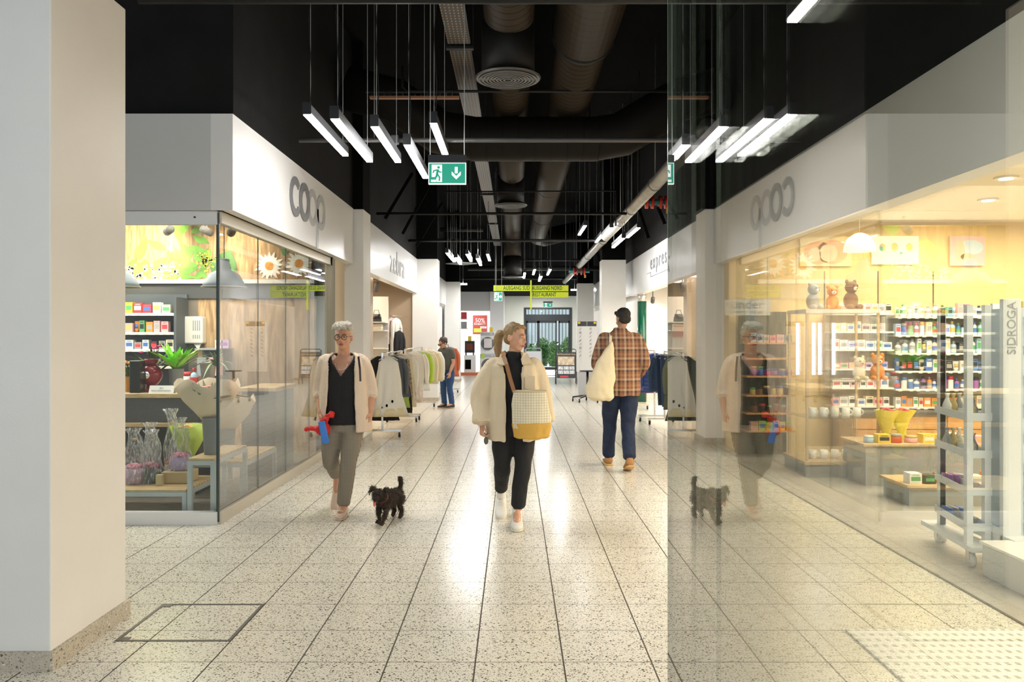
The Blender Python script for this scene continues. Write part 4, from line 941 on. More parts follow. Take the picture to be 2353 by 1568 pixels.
for k, (py, hh) in enumerate(RA):
    row(xc_ + .02, xd, 10.07, Z_(py), hh * DD / F, '%s carton shelf' % nmr[k], 'cartons on the pale drugstore shelves', ['carton'], [['white', 'cream'], ['pink', 'pink', 'cream'], ['white', 'white', 'cream'], ['pink', 'orange', 'lilac'], ['pink', 'white'], ['pink', 'cream', 'white']][k], 80 + k, .07, .11, .08, .006)
# drawers below
cb = thing('drawer_cabinet', 'orange oak drawer cabinet below the drugstore shelves', 'cabinet', (X_(1960, 9.7), 9.7, 0)); w_ = X_(2500, 9.7) - X_(1960, 9.7); zt = .545
MB().box((0, .02, 0), (w_, .62, zt)).build('carcass', M['oak'], cb); MB().box((-.01, -.02, zt), (w_ + .01, .6, zt + .03)).build('top', C('cab_top', .10, .09, .08), cb)
for i in range(5):
    for j in range(3): bevel(MB().box((.01 + i * w_ / 5, 0, .06 + j * (zt - .08) / 3), ((i + 1) * w_ / 5 - .01, .02, .05 + (j + 1) * (zt - .08) / 3)).build('drawer', C('orange_oak', .62, .33, .12, var=.1, scale=9), cb), .003, 1)
# posters
def pic(px0, px1, py0, py1, d, draw, label):
    a, c = at(px0, py1, d), at(px1, py0, d); t = thing('wall_poster', label, 'poster', (a.x, d, a.z)); w_, h = c.x - a.x, c.z - a.z
    MB().box((0, -.012, 0), (w_, .012, h)).build('panel', draw[0], t)
    for i, (nm_, m_, polys) in enumerate(draw[1]):
        b = MB()
        for cx_, cz_, rx, rz_ in polys: b.add([(cx_ * w_ + rx * w_ * math.cos(2 * PI * k / 20), -.013 - .0008 * i, cz_ * h + rz_ * h * math.sin(2 * PI * k / 20)) for k in range(20)], [tuple(range(20))])
        b.build(nm_, m_, t)
pic(1838, 1956, 545, 612, 10.32, (C('poster_cream', .85, .70, .42), [('printed_shape', C('skin_print', .80, .42, .28), [(.35, .45, .28, .40), (.62, .48, .30, .42)]), ('printed_highlight', C('skin_print2', .90, .62, .48), [(.55, .45, .18, .3), (.28, .40, .12, .25)])]), 'drugstore wall poster with a large peach coloured close-up')
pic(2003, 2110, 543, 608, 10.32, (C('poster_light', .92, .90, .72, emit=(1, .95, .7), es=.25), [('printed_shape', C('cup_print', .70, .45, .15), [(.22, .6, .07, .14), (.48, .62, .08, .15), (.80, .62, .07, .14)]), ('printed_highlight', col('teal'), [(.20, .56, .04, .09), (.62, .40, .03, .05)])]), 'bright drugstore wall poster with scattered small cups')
pic(2182, 2262, 543, 611, 10.32, (C('poster_rose', .70, .45, .50), [('printed_shape', col('pale blue'), [(.6, .62, .35, .25)]), ('printed_highlight', C('arm_print', .80, .48, .36), [(.3, .5, .12, .35), (.5, .3, .2, .12)])]), 'rose and blue drugstore wall poster')
# glass display cabinet with tubes and mugs
gc = thing('display_cabinet', 'glass display cabinet with light tubes and white mugs', 'cabinet', (X_(1828, 8.9), 8.55, 0)); gw = X_(1985, 8.9) - X_(1828, 8.9)
MB().box((-.03, -.05, 0), (gw + .05, .62, .14)).build('plinth', C('plinth_grey', .33, .33, .31), gc); MB().box((-.05, -.07, .14), (gw + .07, .64, .17)).build('base_board', M['oak'], gc)
for z in (.62, 1.0, 1.38): MB().box((0, 0, z - .008), (gw, .55, z)).build('glass_shelf', M['glass'], gc)
b = MB()
for x in (0, gw): 
    for y in (0, .55): b.box((x - .012, y - .012, .17), (x + .012, y + .012, 1.72))
b.build('post', M['oak'], gc); MB().box((-.02, -.02, 1.72), (gw + .02, .57, 1.76)).build('top_board', M['offwhite'], gc)
tb = mat('tube_light', (1, 1, 1), emit=(.72, .80, 1), es=5)
for px in (1822, 1858, 1872, 1903): x = X_(px, 9.0) - gc.location.x; MB().cyl((x, .30, 1.06), (x, .30, 1.62), .018, n=10).build('light_tube', tb, gc)
q = random.Random(3)
def mug(x, y, z, c, lab):
    t = thing('mug', lab, 'mug', (x, y, z), q.uniform(-1, 1), 'mugs in the glass display cabinet'); o = MB().lathe((0, 0, 0), [(.036, 0), (.04, .005), (.042, .095), (.037, .095), (.034, .01)], 18).build('cup', c, t, True)
    MB().arc((.038, -.004, .05), (1, 0, 0), (0, 0, 1), .022, .032, -PI / 2, PI / 2, .01, 12).build('handle', c, t)
for r_, z in enumerate((.17, .62)):
    for k in range(5): mug(gc.location.x + .12 + k * (gw - .2) / 4.6, 8.72, z, M['white'] if (k + r_) % 3 else M['offwhite'], ('white' if (k + r_) % 3 else 'cream') + ' mug on the ' + ('base' if r_ == 0 else 'glass shelf') + ' of the display cabinet, ' + ('at its near post', 'second along', 'in the middle', 'second from the end', 'at the far end')[k])
# plush toys on the cabinet
def plush(x, y, z, s, c, c2, lab):
    t = thing('plush_toy', lab, 'toy', (x, y, z), q.uniform(-.6, .6), 'plush toys on the glass cabinet')
    MB().ell((0, 0, .09 * s), (.075 * s, .065 * s, .09 * s), 14, 9).ell((-.06 * s, -.05 * s, .03 * s), (.03 * s, .05 * s, .028 * s), 10, 6).ell((.06 * s, -.05 * s, .03 * s), (.03 * s, .05 * s, .028 * s), 10, 6).build('body', c, t, True)
    h_ = MB().ell((0, -.01, .22 * s), (.065 * s, .06 * s, .06 * s), 14, 9).ell((-.05 * s, 0, .275 * s), (.022 * s, .012 * s, .024 * s), 8, 6).ell((.05 * s, 0, .275 * s), (.022 * s, .012 * s, .024 * s), 8, 6).build('head', c, t, True)
    MB().ell((0, -.062 * s, .205 * s), (.028 * s, .02 * s, .02 * s), 10, 6).build('muzzle', c2, h_, True)
    MB().ell((-.025 * s, -.062 * s, .235 * s), .007 * s, 6, 4).ell((.025 * s, -.062 * s, .235 * s), .007 * s, 6, 4).ell((0, -.082 * s, .208 * s), .007 * s, 6, 4).build('eyes_and_nose', M['black'], h_, True)
for k, (dx, s, c, c2, lab) in enumerate(((.15, 1., 'grey', 'white', 'grey plush toy on the cabinet top nearest the hall'), (.36, .9, 'orange', 'white', 'orange plush toy on the cabinet top'), (.56, 1.1, 'brown', 'cream', 'brown plush toy at the end of the cabinet top'))): plush(gc.location.x + dx, 8.8, 1.76, s, col(c, .9), col(c2, .9), lab)
plush(X_(1975, 9.2), 8.75, 1.0, 1.0, col('orange', .9), col('white'), 'orange plush toy sitting inside the glass cabinet'); plush(X_(1935, 9.2), 8.75, 1.0, .9, col('cream', .9), col('pink'), 'cream plush toy sitting inside the glass cabinet')
# dark jar shelves at the storefront end
js = thing('dark_shelf', 'dark shelf unit with small jars at the far end of the drugstore', 'shelf', (2.80, 9.8, 0)); jw = X_(1812) - 2.80
MB().box((0, .38, 0), (jw, .42, 1.78)).build('back_panel', C('dark_green', .05, .07, .04), js)
for k, py in enumerate((787, 822, 862, 905, 945, 985)):
    b = MB(); board(b, 0, jw, .05, .38, Z_(py)); b.build('shelf_board', C('orange_oak', 0, 0, 0), js)
for k, (py, ks, cs_) in enumerate(((787, ['carton'], ['pale blue', 'pink', 'teal']), (862, ['jar'], ['green', 'magenta', 'purple', 'blue']), (905, ['jar'], ['brown', 'black', 'gold']), (945, ['jar'], ['gold', 'black', 'brown']), (985, ['packet'], ['lime', 'pink', 'yellow', 'magenta']))):
    row(2.86, 2.78 + jw, 9.92, Z_(py), .12, ('upper', 'second', 'third', 'fourth', 'bottom')[k] + ' dark shelf', 'jars on the dark shelf', ks, cs_, 100 + k, .06, .09, .08, .01)
us = thing('shop_sign', 'pale hanging board with rounded grey lettering in the drugstore', 'sign', at(1717, 725, 9.7)); MB().box((-.27, -.01, 0), (.27, .01, .19)).build('board', C('board_grey', .62, .62, .60), us)
text('under', 'lettering', C('sign_ink', .25, .25, .27), us, (0, -.013, .125), (PI / 2, 0, 0), .14, .001, sx=1.15); text('one', 'lettering', C('sign_ink', 0, 0, 0), us, (.10, -.013, .045), (PI / 2, 0, 0), .08, .001, sx=1.3)
b = MB(); b.box((-.22, -.014, .04), (-.02, -.011, .046)); b.build('underline', C('sign_ink', 0, 0, 0), us); b = MB()
for x in (-.24, .24): b.cyl((x, 0, .19), (x, 0, 2.92 - us.location.z), .003, n=6)
b.build('suspension_wire', M['midgrey'], us)
# low display platforms
def platform(px0, px1, d0, d1, z, lab, gd, seed):
    x0, x1 = X_(px0, d0), X_(px1, d0); t = thing('display_table', lab, 'table', (x0, d0, 0)); MB().box((.03, .03, 0), (x1 - x0 - .03, d1 - d0 - .03, z - .025)).build('base', C('plinth_grey', 0, 0, 0), t); bevel(MB().box((0, 0, z - .025), (x1 - x0, d1 - d0, z)).build('table_top', M['oak'], t), .003)
    if gd: row(x0 + .05, x1 - .05, d0 + .12, z, .10, gd[0], gd[0], gd[1], gd[2], seed, .08, .13, .12, .02)
platform(2085, 2330, 7.05, 7.6, .19, 'low oak display table with cartons in the drugstore', ('low oak table front row', ['carton'], ['cream', 'orange', 'black', 'white']), 130)
platform(1985, 2300, 8.0, 8.6, .42, 'oak step table with bright bouquets and bags', ('on the oak step table', ['carton', 'packet', 'jar'], ['yellow', 'pink', 'pale blue', 'red', 'white']), 131)
for k, px in enumerate((2045, 2080)):
    t = thing('gift_bouquet', ('yellow paper bouquet on the oak step table', 'second yellow paper bouquet beside the pink cartons')[k], 'bouquet', (X_(px, 8.3), 8.38, .42)); b = MB().lathe((0, 0, 0), [(.05, 0), (.03, .08), (.08, .2), (.12, .3)], 18, False); b.wrinkle(.04, 12, 9); b.build('paper_wrap', C('yellow_paper', .82, .70, .08), t, True)
    petal_cluster(MB(), (0, 0, .26), (.07, .07, .05), 14, .022, k).build('blossom', col('red'), t)
# lit lamp in the drugstore and downlights
t = thing('pendant_lamp', 'cream dome pendant lamp glowing inside the drugstore', 'lamp', at(1975, 578, 8.0)); o = MB().lathe((0, 0, 0), [(.15, 0), (.145, .05), (.11, .13), (.05, .17), (.02, .18)], 32, False).build('lamp_shade', C('dome_lit', .9, .8, .6, emit=(1, .85, .55), es=1.5), t, True); MB().cyl((0, 0, .17), (0, 0, 2.92 - t.location.z), .004, n=8).build('cord', M['midgrey'], t)
for k, (px, py, d) in enumerate(((2270, 465, 8.6), (2312, 415, 7.4))):
    p = at(px, py, d); t = thing('downlight', ('recessed downlight farther inside the drugstore ceiling', 'recessed downlight nearer the drugstore front')[k], 'lamp', (p.x, p.y, 2.915), 0, 'recessed drugstore downlights'); MB().cyl((0, 0, -.012), (0, 0, .004), .10, n=28).build('ring', M['alu'], t); MB().cyl((0, 0, -.016), (0, 0, -.012), .06, n=24).build('lens', C('spot_lens', 0, 0, 0), t)

# white rolling rack close to the front
rk = thing('rolling_rack', 'white metal rack on casters with stacked goods', 'rack', (0, 0, 0)); wr = C('rack_white', .72, .76, .80, rough=.35)
rx0, rx1, rx2 = X_(2140, 5.9), X_(2222, 5.25), X_(2290, 5.25)
poly = [(rx0, 5.85), (rx1, 5.25), (rx2 - .03, 5.25), (rx2 - .03, 5.85)]
for k, z in enumerate((.98, .74, .50, .27)):
    b = MB().prism([(x, y) for x, y in poly], (0, 0, z - .045), (1, 0, 0), (0, 1, 0), .006)
    for i in range(4): p, q2 = poly[i], poly[(i + 1) % 4]; b.bar((p[0], p[1], z - .02), (q2[0], q2[1], z - .02), .005, .05)
    b.build('tray', wr, rk)
bs = [(rx0 - .05, 5.95), (rx1 - .02, 5.16), (rx2 - .02, 5.16), (rx2 - .02, 5.95)]
MB().prism(bs, (0, 0, .11), (1, 0, 0), (0, 1, 0), .03).build('base_plate', wr, rk)
for x, y, zt_ in ((rx0 + .03, 5.82, 1.68), (rx1 + .02, 5.27, 1.68), (rx2 - .055, 5.27, 1.68), (rx2 - .055, 5.82, 1.68)): MB().box((x - .02, y - .02, .14), (x + .02, y + .02, zt_)).build('post', wr, rk)
def caster(parent, x, y, r=.045, m=None):
    b = MB().cyl((x - .014, y, r), (x + .014, y, r), r, n=18); c_ = b.build('caster', m or M['white'], parent, True); MB().box((x - .02, y - .012, r), (x + .02, y + .03, r * 2.35)).build('fork', M['alu'], c_); return c_
for x, y in ((rx0 + .05, 5.85), (rx1 + .02, 5.24), (rx2 - .06, 5.24), (rx2 - .06, 5.85)): caster(rk, x, y, .045)
q = random.Random(77)
for k, (z, nm_, c1) in enumerate(((.98, 'bag', 'grey'), (.74, 'bag', 'brown'), (.50, 'scarf', 'purple'), (.27, 'cloth', 'grey'))):
    for j in range(6):
        x = (rx0 if j % 2 else rx1) + .10 + j * (rx2 - (rx0 if j % 2 else rx1) - .2) / 5.5; y = 5.68 if j % 2 else 5.36; cc = q.choice({'bag': ['white', 'gold', 'grey', 'cream'], 'scarf': ['lilac', 'purple', 'black', 'grey'], 'cloth': ['grey', 'blue', 'black']}[nm_])
        b = MB()
        if nm_ == 'bag': b.loft([(0, 0, 0, .026, .03), (0, 0, .06, .028, .032), (0, 0, .10, .016, .012), (0, 0, .115, .010, .006), (0, 0, .14, .022, .012)], 14, True, .08, 6)
        else: b.loft([(0, 0, 0, .024, .07), (0, 0, .03, .026, .075), (0, 0, .06, .022, .07)], 14, True, .06, 4)
        b.wrinkle(.01, 40, 40); o = b.build({'bag': 'gift_bag', 'scarf': 'folded_scarf', 'cloth': 'folded_cloth'}[nm_], col(cc), None, True, (x, y, z - .038))
        tag(o, '%s %s, %s on the %s tray of the rack' % (cc, {'bag': 'clear wrapped sweet bag', 'scarf': 'rolled scarf', 'cloth': 'folded cloth'}[nm_], ('at the near post', 'second along', 'third along', 'fourth along', 'fifth along', 'at the lettered post')[j], ('top', 'second', 'third', 'lowest')[k]), {'bag': 'bag', 'scarf': 'scarf', 'cloth': 'cloth'}[nm_], 'goods on the white rolling rack')
# tea display with lettered side panel
te = thing('tea_display', 'white tea display with grey vertical lettering on its side post', 'display', (X_(2292, 5.2), 5.14, 0))
bevel(MB().box((0, 0, .10), (.115, .04, 1.715)).build('lettered_post', wr, te), .004); MB().box((.115, .02, .10), (.14, .38, 1.66)).build('side_panel', C('rack_blue', .45, .55, .66), te)
text('SIDROGA', 'lettering', C('letter_slate', .25, .28, .30), te, (.055, -.003, 1.53), (PI / 2, -PI / 2, 0), .078, .001, sx=1.0)
b = MB(); b.box((.085, -.002, 1.42), (.088, 0, 1.66)); b.build('line', C('letter_slate', 0, 0, 0), te)
for k in range(8): MB().box((.14, .0, .30 + k * .185), (.80, .34, .312 + k * .185)).build('shelf_board', M['white'], te)
MB().box((.14, .35, .10), (.80, .38, 1.70)).build('back_panel', M['white'], te); MB().box((.0, -.12, .16), (.82, .38, .22)).build('base', wr, te)
caster(te, .03, -.08, .075); caster(te, .75, -.08, .075); caster(te, .4, .30, .075)
for k in range(8):
    row(te.location.x + .16, te.location.x + .46, 5.24, .312 + k * .185, .13, 'tea display shelf, ' + ('lowest', 'second from below', 'third from below', 'fourth from below', 'fourth from top', 'third from top', 'second from top', 'top')[k], 'tea boxes on the display', ['carton'], ['yellow', 'lime', 'green', 'cream', 'pink'], 150 + k, .08, .10, .09, .01)
pb = thing('planter_box', 'low white box by the drugstore front edge', 'box', (X_(2312, 4.8), 4.55, 0)); bevel(MB().box((0, 0, 0), (.6, .5, .20)).build('body', C('low_box', .60, .62, .62), pb), .01); MB().box((-.01, -.01, .20), (.61, .51, .215)).build('rim', M['white'], pb)

# ================================================================ clothes
def garment(kind, x, y, z, w_, L_, m, label, group, rz=0., hem=1.2, seed=0, trim=None):
    "hung from a hanger: z is the rail height; the width runs along local x"
    t = thing(kind, label, {'dress': 'dress', 'jacket': 'jacket', 'shirt': 'shirt', 'trousers': 'trousers', 'puffer_jacket': 'jacket', 'cardigan': 'cardigan'}[kind], (x, y, z), rz, group); q = random.Random(seed)
    b = MB(); hm = w_ / 2
    b.tube([(-hm * .9, 0, -.10), (-hm * .5, 0, -.06), (0, 0, -.045), (hm * .5, 0, -.06), (hm * .9, 0, -.10)], .006, 8); b.tube([(0, 0, -.045), (0, 0, -.01), (.018, 0, .012), (.0, 0, .028), (-.02, 0, .012)], .003, 6)
    b.build('hanger', C('hanger', .62, .62, .60, rough=.3), t, True)
    if kind == 'trousers':
        b = MB()
        for s in (-1, 1): b.loft([(s * w_ * .2, 0, -.06, w_ * .22, .025), (s * w_ * .2, 0, -.3, w_ * .20, .03), (s * w_ * .18, 0, -L_, w_ * .16, .02)], 16, True, .06, 4, s)
        b.build('cloth', m, t, True); return t
    n = 11; rings = []
    for k in range(n):
        f_ = k / (n - 1); ww = hm * (.30 + 4.5 * f_ if f_ < .1 else (.92 + (hem - .92) * ((f_ - .1) / .9) ** 1.2)); ww = min(ww, hm * max(1, hem))
        if f_ == 0: ww = hm * .25
        th = .02 + .028 * min(1, f_ * 4) + (.02 if kind in ('puffer_jacket',) else 0); 
        if kind == 'puffer_jacket': th *= 1 + .0
        rings.append((0, 0, -.045 - f_ * L_, ww, th))
    if kind == 'puffer_jacket':
        r2 = []
        for k in range(40):
            f_ = k / 39 * (n - 1); i = min(int(f_), n - 2); g = f_ - i; A_, B2 = rings[i], rings[i + 1]; pf = 1 + .28 * abs(math.sin(k * PI / 4)); r2.append((0, 0, A_[2] + (B2[2] - A_[2]) * g, (A_[3] + (B2[3] - A_[3]) * g) * (.97 + .05 * abs(math.sin(k * PI / 4))), (A_[4] + (B2[4] - A_[4]) * g) * pf))
        rings = r2
    b.loft if False else None
    b = MB().loft(rings, 34, True, {'dress': .26, 'puffer_jacket': .02}.get(kind, .20), 8, seed)
    b.wrinkle(.012, 8, 3)
    if kind in ('jacket', 'shirt', 'puffer_jacket', 'cardigan'):
        for s in (-1, 1):
            pts = [(s * hm * .82, 0, -.11), (s * hm * 1.05, -.01, -.25), (s * hm * 1.10, -.015, -.42), (s * hm * 1.06, -.02, -.60)]; b.limb(pts, [.035, .045, .042, .032] if kind != 'puffer_jacket' else [.05, .065, .06, .045], 12, 5)
    b.build('cloth', m, t, True)
    if trim: 
        zz_ = -.045 - L_; MB().loft([(0, 0, zz_ + .10, hm * hem * .97, .05), (0, 0, zz_ + .05, hm * hem * 1.05, .055), (0, 0, zz_ - .02, hm * hem * 1.10, .056)], 34, True, .14, 11, seed).build('frill', trim, t, True)
    if kind == 'dress' and trim:
        b = MB()
        for dx, dz in ((.06, .16), (-.02, .10), (-.08, .07)): b.ell((dx, -.056, -L_ + dz), (.016, .012, .022), 8, 6)
        b.build('black_tassel', M['black'], t)
    return t
def rack(x, y0, y1, z, label, feet=True):
    t = thing('clothes_rack', label, 'rack', (x, y0, 0)); L_ = y1 - y0
    MB().cyl((0, 0, z), (0, L_, z), .012, n=10).build('rail', M['chrome'], t, True)
    for yy in (.0, L_):
        MB().box((-.014, yy - .014, .10), (.014, yy + .014, z + .01)).build('post', M['chrome'], t); MB().box((-.28, yy - .02, .085), (.28, yy + .02, .115)).build('foot', M['chrome'], t)
        for s in (-.25, .25): caster(t, s, yy, .036, M['black_metal'])
    return t
whd = C('white_cotton', .80, .78, .70, rough=.9, bump=.3, bscale=40); crm = C('cream_knit', .74, .66, .48, rough=.95, bump=.5, bscale=60); blk = C('black_cloth', .012, .012, .014, rough=.9)
gcl = C('grey_cloth', .10, .11, .12, rough=.9); lmc = C('lime_cloth', .42, .58, .05, rough=.9); prt = C('print_cloth', .30, .22, .14, rough=.9, var=.6, scale=30); frl = C('frill_cream', .72, .63, .40, rough=.9)
rack(-1.93, 11.95, 14.0, 1.22, 'chrome clothes rack just past the flower shop pillar'); rack(-1.92, 14.35, 17.0, 1.24, 'chrome clothes rack continuing toward the second pillar')
GL = 'garments on the left hall racks'
garment('dress', -1.84, 11.92, 1.225, .30, .86, whd, 'long white ruffled dress with black tassels at the rack front', GL, .12, 1.55, 1, frl)
for k, (kind, x, y, w_, l_, m, lab) in enumerate((
    ('dress', -1.98, 12.05, .42, .95, blk, 'black dress half hidden behind the white ruffled dress'), ('shirt', -1.84, 12.25, .40, .62, gcl, 'dark grey shirt next after the white ruffled dress'), ('dress', -1.84, 12.45, .38, .80, C('lime_trim', .30, .42, .06), 'olive dress among the dark garments'),
    ('dress', -1.86, 12.7, .40, .90, blk, 'long black dress in the middle of the front rack'), ('dress', -1.84, 12.95, .38, .88, prt, 'brown patterned dress on the front rack'), ('dress', -1.83, 13.2, .40, .85, crm, 'cream dress beside the brown patterned one'),
    ('shirt', -1.84, 13.45, .42, .75, whd, 'white blouse near the end of the front rack'), ('dress', -1.82, 13.7, .40, .82, C('pale_rose', .75, .60, .50, rough=.9), 'pale rose dress ending the front rack'), ('shirt', -1.78, 14.5, .42, .70, whd, 'white shirt starting the second rack'),
    ('cardigan', -1.74, 14.75, .42, .55, lmc, 'bright lime cardigan on the second rack'), ('shirt', -1.72, 15.0, .40, .55, C('lime_pale', .55, .62, .25, rough=.9), 'pale lime shirt behind the lime cardigan'), ('jacket', -1.70, 15.3, .44, .62, crm, 'cream knit jacket after the lime garments'),
    ('jacket', -1.66, 15.7, .44, .60, C('sand_cloth', .66, .56, .36, rough=.9), 'sand coloured jacket on the second rack'), ('jacket', -1.64, 16.1, .42, .60, whd, 'off-white jacket near the second pillar'), ('shirt', -1.74, 16.45, .32, .55, C('shell', .72, .62, .50, rough=.9), 'shell coloured shirt last on the second rack'))):
    garment(kind, x, y, 1.225 if y < 14.2 else 1.245, w_, l_, m, lab, GL, rnd.uniform(-.15, .25), 1.1, 10 + k)
# right racks
rack(2.50, 11.9, 13.6, 1.22, 'chrome clothes rack beside the right shop entrance'); rack(2.42, 14.1, 16.4, 1.22, 'chrome clothes rack with padded jackets on casters')
GR = 'garments on the right hall racks'; den = C('denim', .05, .09, .17, rough=.9, var=.2, scale=40)
stg = bands('green_stripes', 2, [(.62, .72, .50), (.10, .30, .10)], .055)
for k, (kind, x, y, w_, l_, m, lab) in enumerate((
    ('dress', 2.50, 11.95, .42, .95, C('moss', .12, .15, .11, rough=.9), 'moss green dress at the near end of the right rack'), ('shirt', 2.47, 12.2, .42, .80, C('olive', .16, .17, .10, rough=.9), 'olive blouse on the right rack'), ('trousers', 2.47, 12.5, .40, .85, gcl, 'dark grey trousers on the right rack'),
    ('trousers', 2.45, 12.8, .40, .86, den, 'pale washed jeans on the right rack'), ('trousers', 2.44, 13.1, .40, .86, C('denim_dark', .02, .035, .08, rough=.9), 'dark blue jeans on the right rack'), ('jacket', 2.46, 13.4, .42, .62, den, 'denim jacket behind the jeans'),
    ('puffer_jacket', 2.44, 14.2, .44, .66, C('navy_puffer', .04, .09, .32, rough=.35), 'navy blue padded jacket on the right rack'), ('puffer_jacket', 2.33, 14.6, .46, .72, C('plum_puffer', .11, .06, .15, rough=.35), 'plum padded jacket beside the man'), ('puffer_jacket', 2.40, 14.9, .44, .70, C('indigo_puffer', .04, .04, .15, rough=.35), 'indigo padded jacket behind the plum one'),
    ('shirt', 2.28, 15.4, .46, .68, stg, 'green and white striped shirt on the right rack'), ('shirt', 2.26, 15.8, .44, .66, C('mint', .40, .60, .40, rough=.9), 'mint shirt behind the striped one'), ('shirt', 2.30, 16.2, .44, .66, whd, 'white shirt ending the right rack'))):
    garment(kind, x, y, 1.225, w_, l_, m, lab, GR, rnd.uniform(-.2, .15), 1.05, 40 + k)
# far rack near the woman in the grey T-shirt
rack(-1.72, 19.6, 21.2, 1.25, 'small chrome rack beyond the second left pillar')
for k, (m, lab) in enumerate(((C('rust', .42, .10, .04, rough=.9), 'rust coloured jacket on the rack behind the woman'), (stg, 'green striped jacket on the rack behind the woman'), (crm, 'cream jacket on the rack behind the woman'), (blk, 'black jacket on the rack behind the woman'))): garment('jacket', -1.60 - .04 * k, 19.7 + k * .32, 1.255, .5, .72, m, lab, 'jackets behind the woman', .5, 1.05, 70 + k)
# shop interiors left
ls = thing('wall_shelf', 'open shelf with handbags inside the left clothes shop', 'shelf', (0, 0, 0))
for py in (740, 759, 800): z = at(0, py, 16.8).z; MB().box((at(800, 0, 16.8).x, 16.6, z - .02), (at(888, 0, 16.8).x, 17.1, z)).build('shelf_board', M['offwhite'], ls)
MB().box((at(800, 0, 17).x, 17.1, 0), (at(890, 0, 17).x, 17.16, 2.3)).build('back_panel', C('shelf_wall', .68, .64, .58), ls)
z = at(0, 740, 16.8).z; hb = thing('handbag', 'black handbag on the upper shelf of the left clothes shop', 'bag', (at(866, 0, 16.8).x, 16.75, z)); MB().loft([(0, 0, 0, .11, .05), (0, 0, .10, .10, .05), (0, 0, .16, .08, .03)], 16).build('body', C('leather_black', .01, .01, .01, rough=.25), hb, True); MB().tube([(-.06, 0, .15), (-.04, 0, .24), (.04, 0, .24), (.06, 0, .15)], .006).build('handle', C('leather_black', 0, 0, 0), hb, True)
z = at(0, 759, 16.8).z
for k in range(4): tag(bevel(MB().box((-.12, -.1, 0), (.12, .1, .028)).build('folded_sweater', (crm, whd)[k % 2], None, False, (at(866, 0, 16.8).x, 16.75, z + .001 + k * .03)), .01), ('cream', 'white')[k % 2] + ' folded sweater, ' + ('bottom', 'second', 'third', 'topmost')[k] + ' of the shelf stack', 'sweater', 'folded sweaters')
for k, (px, py, m, lab) in enumerate(((900, 726, C('pink_stripe', .7, .45, .45), 'pink striped top on the high wall rail'), (910, 726, whd, 'white top on the high wall rail'), (899, 755, blk, 'black top on the lower wall rail'), (909, 755, whd, 'white top on the lower wall rail'), (917, 755, blk, 'black skirt at the end of the lower wall rail'))):
    p = at(px, py, 17.4); garment('shirt', p.x, 17.4, p.z, .22, .30 if k < 2 else .42, m, lab, 'tops on the wall rails of the left shop', .9, 1., 90 + k)
wr_ = thing('wall_rail', 'chrome wall rails inside the left clothes shop', 'rail', (0, 0, 0))
for py in (726, 755): a, c = at(893, py, 17.4), at(922, py, 17.4); MB().cyl(a, c, .01, n=8).build('rail', M['chrome'], wr_); MB().cyl(c, (c.x, 18.45, c.z), .008, n=8).build('arm', M['chrome'], wr_)
spot(866, 660, 14.5, (-3.0, 16, .5), 'white ceiling spotlight in the left clothes shop', 40, zc_=2.70); spot(1585, 660, 14.0, (3.6, 15, 1), 'first ceiling spotlight in the right fashion shop', 40, zc_=2.68); spot(1600, 655, 13.2, (3.8, 13, 1), 'second ceiling spotlight in the right fashion shop', 0, zc_=2.68)
spot(1500, 690, 18.2, (3.2, 19.2, 1.7), 'ceiling spotlight lighting the white fashion shop wall', 60, (1, .9, .75), zc_=2.70)
# right shop: red 50 % sign, green column, shelf
p = at(1555, 775, 17.8); rs = thing('sale_sign', 'small red fifty percent sale sign in the right shop', 'sign', p); MB().box((-.13, -.008, 0), (.13, .008, .25)).build('board', C('sale_red', .62, .03, .03), rs); text('50%', 'lettering', M['white'], rs, (0, -.012, .14), (PI / 2, 0, 0), .12, .001)
MB().cyl((0, 0, -p.z), (0, 0, 0), .008, n=8).build('stand', M['chrome'], rs)
gcn = thing('glass_column', 'dark green glass column at the right shop entrance', 'column', (2.86, 18.3, 0)); MB().cyl((0, 0, 0), (0, 0, 2.25), .10, n=24).build('shaft', C('bottle_green', .005, .09, .05, rough=.1), gcn, True); MB().cyl((0, 0, 2.25), (0, 0, 2.42), .105, n=24).build('collar', M['alu'], gcn, True)
# round display stand on a star base
sd = thing('display_stand', 'black pole stand with a round top and star base on casters', 'stand', (at(1350, 0, 18.3).x, 18.3, 0)); MB().cyl((0, 0, .1), (0, 0, .68), .028, n=14).build('pole', M['black_metal'], sd, True); MB().cyl((0, 0, .68), (0, 0, .70), .18, n=28).build('round_top', M['black_metal'], sd, True)
for k in range(5):
    a = 2 * PI * k / 5 + .3; e = Vector((math.cos(a) * .34, math.sin(a) * .34, .10)); MB().bar((0, 0, .15), e, .04, .03).build('leg', M['black_metal'], sd); caster(sd, e.x, e.y, .045, M['black_metal'])
